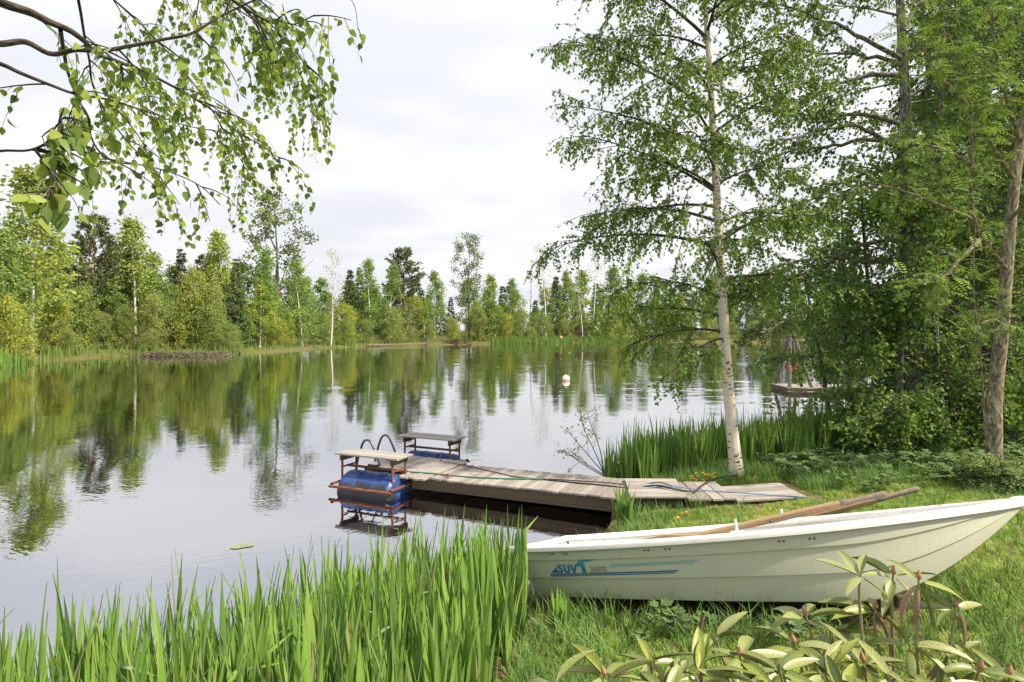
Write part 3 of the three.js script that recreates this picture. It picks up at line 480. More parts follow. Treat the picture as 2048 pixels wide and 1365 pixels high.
// px: column of the trunk, topY: row of its tip, set: metres behind the waterline
const near = (px) => [[95, 'leftmost tall birch'], [230, 'reddish pine'], [420, 'dark pointed spruce'], [600, 'tallest aspen'], [690, 'leaning white birch'], [860, 'lone tall pine'], [1000, 'twin-crowned birch'], [1080, 'bare tree'], [1130, 'slender white birch'], [1230, 'brown brush pile'], [1480, 'near birch trunk, seen through its leaves'], [9999, 'landing stage, seen through leaves']].find((e) => px < e[0])[1];
let pick = 0;
const tones = [[1, 1, 1], [1.2, 1.08, 0.85], [0.92, 0.97, 0.9], [1.12, 1.05, 1.15], [0.85, 0.85, 0.78], [1.36, 1.2, 0.7]].map((c) => leafMat({ color: rgb(...c) }));
function plant(kind, name, label, px, topY, set, wide = 1, group, lean = 0, dOver) {
  const d = dOver ?? shoreD(px) + set, x = (px - 1024) / FOC * d, z = -d, y = groundAt(x, z) - 0.05, h = EYE + (HORIZON - topY) / FOC * d - y, o = proto[kind][pick++ % proto[kind].length].clone();
  o.position.set(x, y, z); o.rotation.set(0, rnd() * 6.28, 0); const s = h / 10; o.scale.set(s * wide, s, s * wide);
  if (lean) { const w = new THREE.Quaternion().setFromAxisAngle(V(0, 0, 1), lean); o.quaternion.premultiply(w); }
  if (kind !== 'pine' && kind !== 'spruce') o.children[1].material = tones[Math.floor(rnd() * tones.length)];
  top(o, name); tag(o, label, name.includes('bush') ? 'bush' : 'tree', group); return o;
}
const NOTABLE = [
  ['birch', 'birch_tree', 'tall yellow-green birch with white trunk, the far bank tree nearest the left edge', 62, 345, 4, 1.25, -0.02],
  ['birch', 'birch_tree', 'lower leafy birch at the left edge beside the tall one', 12, 470, 5, 1.2, 0],
  ['pine', 'pine_tree', 'open-crowned pine with reddish trunk right of the leftmost tall birch', 188, 425, 7, 0.95, 0],
  ['birch', 'birch_tree', 'broad dark green birch between the reddish pine and the dark spruces', 272, 440, 9, 1.2, 0],
  ['pine', 'pine_tree', 'dense pine just right of the reddish-trunked pine', 232, 482, 10, 1.1, 0],
  ['spruce', 'spruce_tree', 'dark pointed spruce left of the tall aspen', 362, 492, 18, 1, 0],
  ['pine', 'pine_tree', 'grey-brown pine next to the dark pointed spruce', 408, 506, 18, 0.9, 0],
  ['aspen', 'aspen_tree', 'tallest round-crowned aspen rising above the left forest', 548, 388, 14, 1.15, 0],
  ['spruce', 'spruce_tree', 'olive spruce standing in front of the tallest aspen', 472, 512, 8, 0.9, 0],
  ['cone', 'birch_tree', 'narrow fresh green birch under the tallest aspen', 520, 498, 5, 0.95, 0],
  ['birch', 'birch_tree', 'grey-green birch left of the tallest aspen', 455, 470, 15, 1, 0],
  ['cone', 'birch_tree', 'bright green birch with slanting white stem right of the tallest aspen', 605, 522, 4, 1.25, 0.05],
  ['sparse', 'birch_tree', 'thin leaning birch with white trunk at the water edge', 662, 500, 0.6, 1, -0.07],
  ['spruce', 'spruce_tree', 'dark spruce pair right of the leaning birch, left one', 700, 534, 16, 0.9, 0],
  ['spruce', 'spruce_tree', 'dark spruce pair right of the leaning birch, right one', 718, 530, 18, 0.8, 0],
  ['cone', 'birch_tree', 'conical yellow-green birch left of the lone tall pine', 742, 520, 7, 1.05, 0],
  ['birch', 'birch_tree', 'pale birch just left of the lone tall pine', 776, 530, 10, 0.9, 0],
  ['pine', 'pine_tree', 'lone tall dark pine rising above the middle of the forest', 808, 492, 14, 1.15, 0],
  ['birch', 'birch_tree', 'rounded green birch right of the lone tall pine', 868, 545, 8, 1, 0],
  ['aspen', 'aspen_tree', 'tall airy birch with twin crown in the middle of the far shore', 938, 470, 9, 0.9, 0],
  ['cone', 'birch_tree', 'yellow-green conical birch at the foot of the twin crown', 985, 552, 6, 1.1, 0],
  ['spruce', 'spruce_tree', 'small dark spruce tip right of the twin crown', 984, 548, 25, 0.8, 0],
  ['cone', 'birch_tree', 'conical birch left of the bare tree', 1020, 560, 8, 1, 0],
  ['bare', 'bare_tree', 'nearly leafless tree beside the white birch over the brush pile', 1056, 528, 6, 1, -0.05],
  ['sparse', 'birch_tree', 'slender pale birch with bright white trunk over the brush pile', 1092, 490, 7, 1.1, 0],
  ['spruce', 'spruce_tree', 'dark spruce behind the slender white birch', 1112, 548, 22, 1, 0],
  ['birch', 'birch_tree', 'dense green birch right of the slender white birch', 1140, 545, 10, 0.9, 0],
  ['sparse', 'birch_tree', 'slanting white birch at the right end of the brush pile', 1166, 560, 3, 1, 0.03],
  ['sparse', 'birch_tree', 'tall pale birch half hidden by the near birch leaves', 1186, 498, 8, 1.25, 0],
];
for (const [k, n, l, px, ty, set, w, lean] of NOTABLE) plant(k, n, l, px, ty, set, w, undefined, lean);
const LINE = [[-90, 440], [0, 430], [60, 480], [130, 510], [200, 525], [280, 490], [340, 525], [420, 535], [500, 525], [620, 545], [700, 552], [770, 556], [830, 574], [900, 568], [990, 566], [1060, 580], [1130, 560], [1200, 535], [1300, 545], [1400, 550], [1500, 545], [1750, 540]];
const lineAt = (px) => { for (let k = 0; k + 1 < LINE.length; k++) if (px <= LINE[k + 1][0]) return lerp(LINE[k][1], LINE[k + 1][1], clamp((px - LINE[k][0]) / (LINE[k + 1][0] - LINE[k][0]))); return 540; };
for (let px = -80; px < 1740; px += 22) {
  const k = rnd() < 0.45 ? 'spruce' : rnd() < 0.5 ? 'birch' : 'cone', p = px + rr(-9, 9);
  plant(k, { spruce: 'spruce_tree', birch: 'birch_tree', cone: 'birch_tree' }[k], { spruce: `dark spruce in the back forest row by the ${near(p)}`, birch: `leafy birch in the back forest row by the ${near(p)}`, cone: `conical birch in the back forest row by the ${near(p)}` }[k], p, lineAt(p) + rr(-8, 40), rr(14, 42), k === 'spruce' ? 1.25 : 1.45, { spruce: 'spruces of the far forest row', birch: 'birches of the far forest row', cone: 'conical birches of the far forest row' }[k]);
}
for (let px = -70; px < 1740; px += 23) { const k = px % 4 ? 'cone' : 'birch', p = px + rr(-12, 12); plant(k, 'birch_tree', `young birch in the low shore thicket by the ${near(p)}`, p, lineAt(p) + rr(30, 90), rr(4, 14), 1.4, 'young birches along the far shore'); }
const BUSH = [['pale yellow-green willow bush at the left edge of the far bank', 20, 600, 2, 0.8], ['bushy willow under the tall leftmost birch', 110, 590, 4, 0.8], ['tall yellow willow shoots right of the leftmost birch', 165, 575, 5, 0.6], ['low round bush above the left waterline', 140, 662, 1, 1], ['yellow-green willow left of the big dark bush', 250, 615, 4, 0.7], ['yellow-green round willow beside the big dark bush', 310, 590, 4, 0.65], ['big rounded willow, the largest bush on the far bank', 382, 540, 5, 0.5], ['grey-green willow joined to the big bush', 430, 575, 5, 0.5], ['light green low bush above the driftwood', 455, 650, 1.5, 1.1], ['small bush at the driftwood heap', 300, 660, 2, 1], ['low willow left of the leaning birch', 560, 640, 4, 0.9], ['broad low bush right of the leaning birch', 690, 640, 3, 0.9], ['fresh green bush above the fallen log', 785, 622, 3, 0.85], ['tall willow behind the fallen log', 830, 595, 8, 0.8], ['round bush by the dead root', 905, 640, 4, 0.9], ['willow bush in the middle of the far shore', 955, 620, 5, 0.9], ['willow bush left of the far reeds', 1010, 630, 4, 0.9], ['low bush left of the brush pile', 1062, 655, 2, 1], ['dark bush right of the brush pile', 1215, 645, 3, 1]];
for (const [l, px, ty, set, w] of BUSH) plant('bush', 'willow_bush', l, px, ty, set, w);
for (let px = 1240; px < 1740; px += 45) plant('bush', 'willow_bush', 'willow bush on the far shore seen through the near birch leaves', px, 635 + rr(-12, 15), 3, 1, 'far willows behind the near birch');
for (let px = -60; px < 1230; px += 44) plant('bush', 'willow_bush', `willow bush in the low scrub belt by the ${near(px)}`, px, 632 + rr(-26, 22), rr(2.5, 9), 0.95, 'scrub belt on the far bank');
{ // reeds and grass that line the far water
  const g = new Geo();
  for (let k = 0; k < 6000; k++) {
    const px = rnd() < 0.66 ? rr(985, 1280) : rnd() < 0.3 ? rr(-40, 60) : rr(-60, 1700), d = shoreD(px) + rr(-1.2, 1.6), x = (px - 1024) / FOC * d, y = groundAt(x, -d); if (y > 0.9 || y < -0.5) continue;
    const h = rr(0.5, 1.35) * (px > 985 && px < 1260 ? 1.15 : 0.9), a = rnd() * 3.14, w = 0.05, b = V(x, Math.max(-0.05, y), -d), c = tint([0.14, 0.24, 0.04], 0.2), i = [g.v(b.clone().add(V(Math.cos(a) * w, 0, Math.sin(a) * w)), c), g.v(b.clone().add(V(-Math.cos(a) * w, 0, -Math.sin(a) * w)), c), g.v(b.clone().add(V(gauss() * 0.2, h, gauss() * 0.2)), c)]; g.i.push(...i);
  }
  stuff(mesh('x', g.build(false), M.reed), 'shore_reeds', 'bright green reeds lining the far waterline', 'reeds');
}
function brush(name, label, c, L, W, H, n, mat, thick, len) {
  const g = new Geo(); for (let k = 0; k < n; k++) { const x = gauss() * L, z = gauss() * W, y = rr(0, 1) * H * Math.exp(-((x / L) ** 2) * 0.7), a = gauss() * 0.9, b = wander(V(x, y, z), V(Math.cos(a), gauss() * 0.25, Math.sin(a)), rr(0.4, 1) * len, 4, 0.2, 0.16); const r = thick * rr(0.4, 1.4); g.tube(b, b.map((_, q) => r * (1 - q / 5)), 4, undefined, 0.3); }
  const m = mesh('x', g.build(), mat); m.position.copy(c); top(m, name); return tag(m, label, name.replace('_', ' '));
}
const onBank = (px, set) => { const d = shoreD(px) + set, x = (px - 1024) / FOC * d; return V(x, Math.max(0, groundAt(x, -d)), -d); };
brush('driftwood_heap', 'long heap of grey driftwood branches on the left far waterline', onBank(330, -0.6), 4.6, 0.8, 0.45, 150, M.deadWood, 0.045, 2.6);
brush('driftwood_heap', 'shorter heap of pale dead branches right of the long heap', onBank(415, -0.5), 1.6, 0.6, 0.5, 60, M.deadWood, 0.05, 2.0);
{ const p = onBank(1115, 7); brush('brush_pile', 'reddish brown pile of cut branches below the white birch', p.setY(p.y + 0.5), 2.6, 1.2, 2.6, 260, M.brownTwig, 0.05, 3); const q = onBank(1160, 6); brush('brush_pile', 'wide low brown brush pile right of the taller one', q.setY(q.y + 0.2), 3.2, 1.2, 1.9, 260, M.brownTwig, 0.05, 3); }
brush('brush_pile', 'low brown brushwood at the water right of the dead root', onBank(905, -0.2), 3.0, 0.6, 0.8, 90, M.brownTwig, 0.05, 2.4);
{
  const a = onBank(732, -0.6).setY(0.25), b = onBank(852, -1.2).setY(0.3), t = thing('fallen_log', 'fallen white birch log lying along the far waterline', 'log', a.clone()), g = new Geo(), p = wander(V(0, 0, 0), b.clone().sub(a), a.distanceTo(b), 8, 0, 0.01); g.tube(p, p.map((_, k) => 0.12 - 0.006 * k), 8); mesh('trunk', g.build(), M.deadWood, t);
  const r = thing('dead_root', 'pale upturned dead branch at the end of the fallen log', 'branch', b.clone()), w = new Geo(); for (const [dx, dy, L] of [[0.3, 1, 2.3], [-0.5, 0.9, 1.6], [0.8, 0.9, 2.1], [0.2, 1, 2.7], [0.9, 0.4, 1.7], [-0.9, 0.3, 1.4]]) { const q = wander(V(0, -0.2, 0), V(dx, dy, gauss() * 0.3), L, 6, 0.5, 0.14); w.tube(q, q.map((_, k) => 0.09 * (1 - k / 7.5)), 5); } mesh('branch', w.build(), M.deadWood, r);
}

// ------------------------------------------------------------------ reeds, grass and low plants of the near bank
const inside = (poly, x, z) => { let c = false; for (let k = 0, j = poly.length - 1; k < poly.length; j = k++) { const [ax, az] = poly[j], [bx, bz] = poly[k]; if ((az > z) !== (bz > z) && x < (bx - ax) * (z - az) / (bz - az) + ax) c = !c; } return c; };
function scatter(poly, f) { const xs = poly.map((p) => p[0]), zs = poly.map((p) => p[1]), x0 = Math.min(...xs), x1 = Math.max(...xs), z0 = Math.min(...zs), z1 = Math.max(...zs); return (n) => { for (let k = 0, tries = 0; k < n && tries < n * 30; tries++) { const x = rr(x0, x1), z = rr(z0, z1); if (inside(poly, x, z) && f(x, z)) k++; } }; }
// sword-shaped blade, 1 m tall and about 24 mm wide, leaning over towards its own +x
function bladeGeo(bend, kink) {
  const g = new Geo(), N = 7, pts = []; let a = 0.03;
  const p = V(0, 0, 0); for (let k = 0; k <= N; k++) { pts.push([p.clone(), a]); a += bend * (k / N) ** 1.6 + (kink && k === 5 ? kink : 0); p.add(V(Math.sin(a) / N, Math.cos(a) / N, 0)); }
  let prev = null; pts.forEach(([q, an], k) => { const t = k / N, w = 0.015 * (0.75 + 0.5 * Math.sin(t * 2.6)) * Math.min(1, (1 - t) * 3.2 + 0.04), n = V(Math.cos(an), -Math.sin(an), 0); const r = [g.v(q.clone().add(V(0, 0, -w)).addScaledVector(n, 0.004)), g.v(q), g.v(q.clone().add(V(0, 0, w)).addScaledVector(n, 0.004))]; if (prev) for (let s = 0; s < 2; s++) g.i.push(prev[s], prev[s + 1], r[s + 1], prev[s], r[s + 1], r[s]); prev = r; });
  return g.build();
}
const blades = [bladeGeo(0.02, 0), bladeGeo(0.05, 0), bladeGeo(0.08, 0), bladeGeo(0.13, 0), bladeGeo(0.2, 0), bladeGeo(0.28, 0), bladeGeo(0.05, 1.3)];
const reedCols = [[0.16, 0.3, 0.04], [0.13, 0.26, 0.035], [0.2, 0.35, 0.05], [0.24, 0.37, 0.07], [0.11, 0.22, 0.045], [0.27, 0.24, 0.13]];
const reedMats = reedCols.map((c) => new THREE.MeshPhysicalMaterial({ color: rgb(...c), roughness: 0.9, transmission: 0.35, thickness: 0, side: THREE.DoubleSide, specularIntensity: 0.6 }));
const E = new THREE.Euler(), Q = new THREE.Quaternion();
function fan(list, x, z, hMax, n, wide, y0) {             // one plant: blades spread in a plane
  const turn = rnd() * 6.283, y = y0 ?? Math.max(-0.12, groundAt(x, z)) - 0.02;
  for (let k = 0; k < n; k++) {
    const s = n > 1 ? (k / (n - 1) - 0.5) * 2 : 0, h = hMax * (1 - 0.3 * Math.abs(s)) * rr(0.62, 1.06), b = Math.min(6, Math.floor(Math.abs(gauss()) * 2.6 + rnd() * 1.5 + (rnd() < 0.04 ? 4 : 0)));
    E.set(gauss() * 0.07, turn + (s < 0 ? Math.PI : 0) + gauss() * 0.5, -Math.abs(s) * rr(0.04, 0.2), 'YXZ');
    const m = new THREE.Matrix4().compose(V(x + Math.cos(turn) * s * 0.03 + gauss() * 0.015, y, z - Math.sin(turn) * s * 0.03 + gauss() * 0.015), Q.setFromEuler(E).clone(), V(h, h, wide * rr(0.75, 1.15)));
    list.push({ m, b, c: rnd() < 0.022 ? 5 : Math.floor(rnd() * 5), d: Math.hypot(x, z) });
  }
}
function reedBed(name, label, list, own) {
  const t = thing(name, label, 'reeds'); t.userData.kind = own ? 'thing' : 'stuff';
  const key = (e) => { const p = V(0, 0.7, 0).applyMatrix4(e.m), d = -p.z; return d < 0.5 || Math.abs((p.x / d) * FOC) > 1010 || HORIZON + (EYE - p.y) / d * FOC > 1340 ? 99 + d : d; };
  list.sort((a, b) => key(a) - key(b));
  const g = new Geo();
  list.forEach((e, k) => { if (k < own) { const m = mesh('blade', blades[e.b], reedMats[e.c], t); e.m.decompose(m.position, m.quaternion, m.scale); } else g.bake(blades[e.b], e.m, tint(reedCols[e.c], 0.1, 0.1)); });
  if (g.p.length) { const m = mesh('blades', g.build(), M.reed, t); m.userData.kind = 'stuff'; }
}
{
  seed = 55; const list = [];
  const bed = [[-4.3, -3.1], [-3.0, -3.5], [-2.2, -3.75], [-1.7, -4.1], [-1.45, -4.6], [-1.0, -5.1], [-0.4, -5.35], [0.0, -5.1], [0.1, -4.45], [0.08, -4.0], [-0.02, -3.5], [-0.12, -3.0], [-0.2, -2.2], [-0.8, -1.95], [-3.6, -1.8]];
  scatter(bed, (x, z) => { fan(list, x, z, rr(0.66, 1.04) * lerp(1, 0.84, smooth(-3.9, -4.7, z)), 3 + Math.floor(rnd() * 4), rr(0.6, 1.0)); return true; })(1000);
  reedBed('reed_bed', 'dense bright green sword-leaved reeds filling the left foreground', list, 300);
  const back = [[1.3, -8.25], [1.5, -8.9], [1.9, -9.5], [3, -10.3], [5.5, -11.4], [6.6, -11.2], [6.2, -9.9], [4.8, -9.0], [3.7, -8.8], [3.1, -8.75], [2.6, -8.45], [1.75, -7.95]], far = [];
  scatter(back, (x, z) => { if (Math.hypot(x - 3.03, z + 8) < 0.3) return false; fan(far, x, z, rr(0.62, 1.02), 5, 0.75); return true; })(1050);
  reedBed('reed_bed', 'tall dark green reeds behind the dock on both sides of the birch', far, 0);
  const tuft = []; for (let k = 0; k < 9; k++) fan(tuft, 1.22 + gauss() * 0.13, -6.35 + gauss() * 0.16, rr(0.5, 0.68), 5, 1, 0.1);
  reedBed('reed_tuft', 'loose tuft of broad reeds beside the dock at the shore', tuft, 60);
  const t2 = []; for (let k = 0; k < 7; k++) fan(t2, 0.36 + gauss() * 0.09, -3.95 + gauss() * 0.07, rr(0.26, 0.42), 4, 0.8);
  reedBed('reed_tuft', 'small reed tuft in front of the boat stern', t2, 60);
}
{ // lawn: instanced tufts
  seed = 77;
  const tuftGeo = (n, spread, h, w, bend) => { const g = new Geo(); for (let k = 0; k < n; k++) { const a = rnd() * 6.283, b = V(gauss() * spread, 0, gauss() * spread), l = h * rr(0.5, 1.15), o = V(Math.cos(a), 0, Math.sin(a)), s = V(-o.z, 0, o.x).multiplyScalar(w), m = b.clone().addScaledVector(o, l * bend * 0.3).setY(l * 0.55), t = b.clone().addScaledVector(o, l * bend).setY(l * (1 - bend * 0.35)); const q = [g.v(b.clone().add(s)), g.v(b.clone().sub(s)), g.v(m.clone().add(s.clone().multiplyScalar(0.8))), g.v(m.clone().sub(s.clone().multiplyScalar(0.8))), g.v(t)]; g.i.push(q[0], q[1], q[3], q[0], q[3], q[2], q[2], q[3], q[4]); } return g.build(false); };
  const grassMat = new THREE.MeshPhysicalMaterial({ color: 0xffffff, roughness: 0.95, transmission: 0.35, thickness: 0, side: THREE.DoubleSide });
  const inv = boat.matrixWorld.clone().invert();
  const lawn = [[-0.25, -1.2], [-0.1, -3.0], [0.1, -3.9], [0.3, -4.5], [0.62, -5.2], [1.15, -6.0], [1.5, -7.2], [1.8, -8.0], [3.2, -8.8], [5, -9.6], [7.5, -11.2], [12, -13], [12, -5], [7, -1.2]];
  function carpet(name, label, geo, n, ok, hs, cols) {
    const M4 = [], C = [];
    scatter(lawn, (x, z) => {
      if (z > -1.4 || Math.abs(x) > -z * 0.93 + 0.3) return false;
      const y = groundAt(x, z), q = V(x, y + 0.05, z).applyMatrix4(inv), h = ok(x, z, q); if (!h) return false;
      if (x > 1.2 && x < 3.55 && z > -7.62 && z < -6.66) return false;
      M4.push(new THREE.Matrix4().compose(V(x, y - 0.006, z), new THREE.Quaternion().setFromEuler(new THREE.Euler(gauss() * 0.12, rnd() * 6.283, gauss() * 0.12)), V(1, 1, 1).multiplyScalar(h * rr(0.7, 1.3)))); C.push(cols(x, z)); return true;
    })(n);
    const im = new THREE.InstancedMesh(geo, grassMat, M4.length); M4.forEach((m, k) => { im.setMatrixAt(k, m); im.setColorAt(k, rgb(...C[k])); }); lit(im); return stuff(im, name, label, 'grass');
  }
  const under = (q) => q.x > 0.1 && q.x < 3.1 && Math.abs(q.z) < 0.55;
  const patch = (x, z) => smooth(-0.1, 0.35, fbm(x * 1.3, z * 1.3, 4, 3));
  const col = (x, z) => { const k = patch(x, z), c = rnd() < 0.1 ? [0.36, 0.33, 0.13] : [lerp(0.22, 0.33, k), lerp(0.36, 0.42, k), lerp(0.035, 0.055, k)]; return tint(c, 0.18, 0.12); };
  carpet('lawn_grass', 'short sunlit lawn grass around the boat', tuftGeo(10, 0.028, 0.07, 0.0022, 0.6), 42000, (x, z, q) => under(q) ? 0 : lerp(1, 0.75, patch(x + 9, z)), 1, col);
  carpet('tall_grass', 'longer loose grass along the shore, under the boat and round the trees', tuftGeo(9, 0.035, 0.2, 0.0026, 0.5), 7200, (x, z, q) => { if (under(q)) return 0; const e = shore(x, z); const near = e < 0.75 || z < -6.2 - 0.2 * x || (q.x > -0.4 && q.x < 3.6 && Math.abs(q.z) < 0.95 && rnd() < 0.5) || (x < 0.55 && z > -4) || rnd() < 0.06; return near ? rr(0.6, 1.3) : 0; }, 1, (x, z) => tint([0.13, 0.25, 0.035], 0.2, 0.12));
  // broad-leaved ground plants in the shade under the trees
  const g = new Geo(); for (let k = 0; k < 7; k++) { const a = rnd() * 6.283, o = V(Math.cos(a), 0.35, Math.sin(a)).normalize(), b = V(gauss() * 0.03, rr(0.05, 0.22), gauss() * 0.03), n = V(0, 1, 0).addScaledVector(o, -0.35).normalize(); for (const w of [-0.7, 0, 0.7]) { const d = o.clone().applyAxisAngle(V(0, 1, 0), w); g.leaf(b.clone().addScaledVector(o, 0.05), d, n, 0.07, 0.045); } }
  carpet('undergrowth', 'low leafy undergrowth in the shade below the trees and boat', g.build(false), 2600, (x, z, q) => (z < -7.7 && x > 3.6 && rnd() < 0.7) || (x > 5.2 && z < -6.3 && rnd() < 0.6) || (z < -6.6 && x > 3.7 && rnd() < 0.12) || (q.x > 0.9 && q.x < 2.7 && q.z > 0.75 && q.z < 1.05 && rnd() < 0.12) ? rr(0.55, 1.15) : 0, 1, () => tint([0.09, 0.18, 0.03], 0.2, 0.12));
}
{ // brown leaf litter where the reeds meet the boat stern
  seed = 91; const g = new Geo(); for (let k = 0; k < 700; k++) { const x = 0.15 + gauss() * 0.22, z = -4.0 + gauss() * 0.55, y = groundAt(x, z); if (y < 0.02) continue; const d = rdir(); d.y *= 0.25; d.normalize(); const n = V(gauss() * 0.4, 1, gauss() * 0.4).normalize(); g.leaf(V(x, y + rr(0.003, 0.02), z), d, n, rr(0.02, 0.05), rr(0.01, 0.03), tint([0.2, 0.13, 0.085], 0.3, 0.1)); }
  stuff(mesh('x', g.build(false), M.needle), 'leaf_litter', 'brown dry leaf litter by the boat stern', 'leaves');
}
function flower(label, x, z, h, r, petals = 18) {
  const t = thing('dandelion', label, 'flower', V(x, groundAt(x, z), z)); mesh('stem', tubeGeo([V(0, 0, 0), V(0.006, h * 0.5, 0.004), V(0.012, h, 0.004)], 0.003, 5, 8), reedMats[1], t);
  const g = new Geo(); for (let k = 0; k < petals; k++) { const a = k * 2.4, d = V(Math.cos(a), rr(0.1, 0.6), Math.sin(a)).normalize(); g.leaf(V(0.012, h, 0.004), d, V(0, 1, 0).addScaledVector(d, -d.y).normalize(), r * rr(0.8, 1.1), r * 0.5); } mesh('petals', g.build(false), M.yellow, t);
}
seed = 17;
for (const [l, px, py, h] of [['single yellow flower on a tall stem, the right one of the pair in the grass', 1371, 1058, 0.24], ['single yellow flower on a tall stem, the left one of the pair in the grass', 1354, 1066, 0.23], ['low yellow flower in the grass by the far gunwale', 1284, 1068, 0.07], ['yellow flower at the boardwalk edge below the birch', 1472, 974, 0.05]]) { const p = on(px, py, 0.28); flower(l, p.x, p.z, h, 0.024); }
{ const p = on(1412, 962, 0.3), t = thing('marigold_clump', 'clump of orange-yellow marsh marigolds at the foot of the birch', 'flowers', p.setY(groundAt(p.x, p.z)));
  const g = new Geo(), lf = new Geo(); for (let k = 0; k < 26; k++) { const c = V(gauss() * 0.17, rr(0.1, 0.2), gauss() * 0.07); for (let q = 0; q < 6; q++) { const a = q * 1.047, d = V(Math.cos(a), 0.35, Math.sin(a)).normalize(); g.leaf(c, d, V(0, 1, 0).addScaledVector(d, -0.33).normalize(), 0.021, 0.015); } } for (let k = 0; k < 70; k++) { const d = rdir(); d.y = Math.abs(d.y) * 0.4; lf.leaf(V(gauss() * 0.18, rr(0.02, 0.13), gauss() * 0.08), d.normalize(), V(0, 1, 0), 0.05, 0.05, tint([0.09, 0.19, 0.03])); } mesh('blossoms', g.build(false), M.yellow, t); mesh('foliage', lf.build(false), M.leaf, t); }
{ const b = at(1405, 1330, 2.75), m = mesh('x', tubeGeo([V(b.x, groundAt(b.x, b.z) - 0.02, b.z), at(1402, 1300, 2.72), at(1400, 1265, 2.7), at(1406, 1228, 2.68)], (t) => 0.011 - 0.003 * t, 7, 14), M.deadWood); top(m, 'dead_stick'); tag(m, 'bare dead stick standing upright in the grass before the boat', 'stick'); }

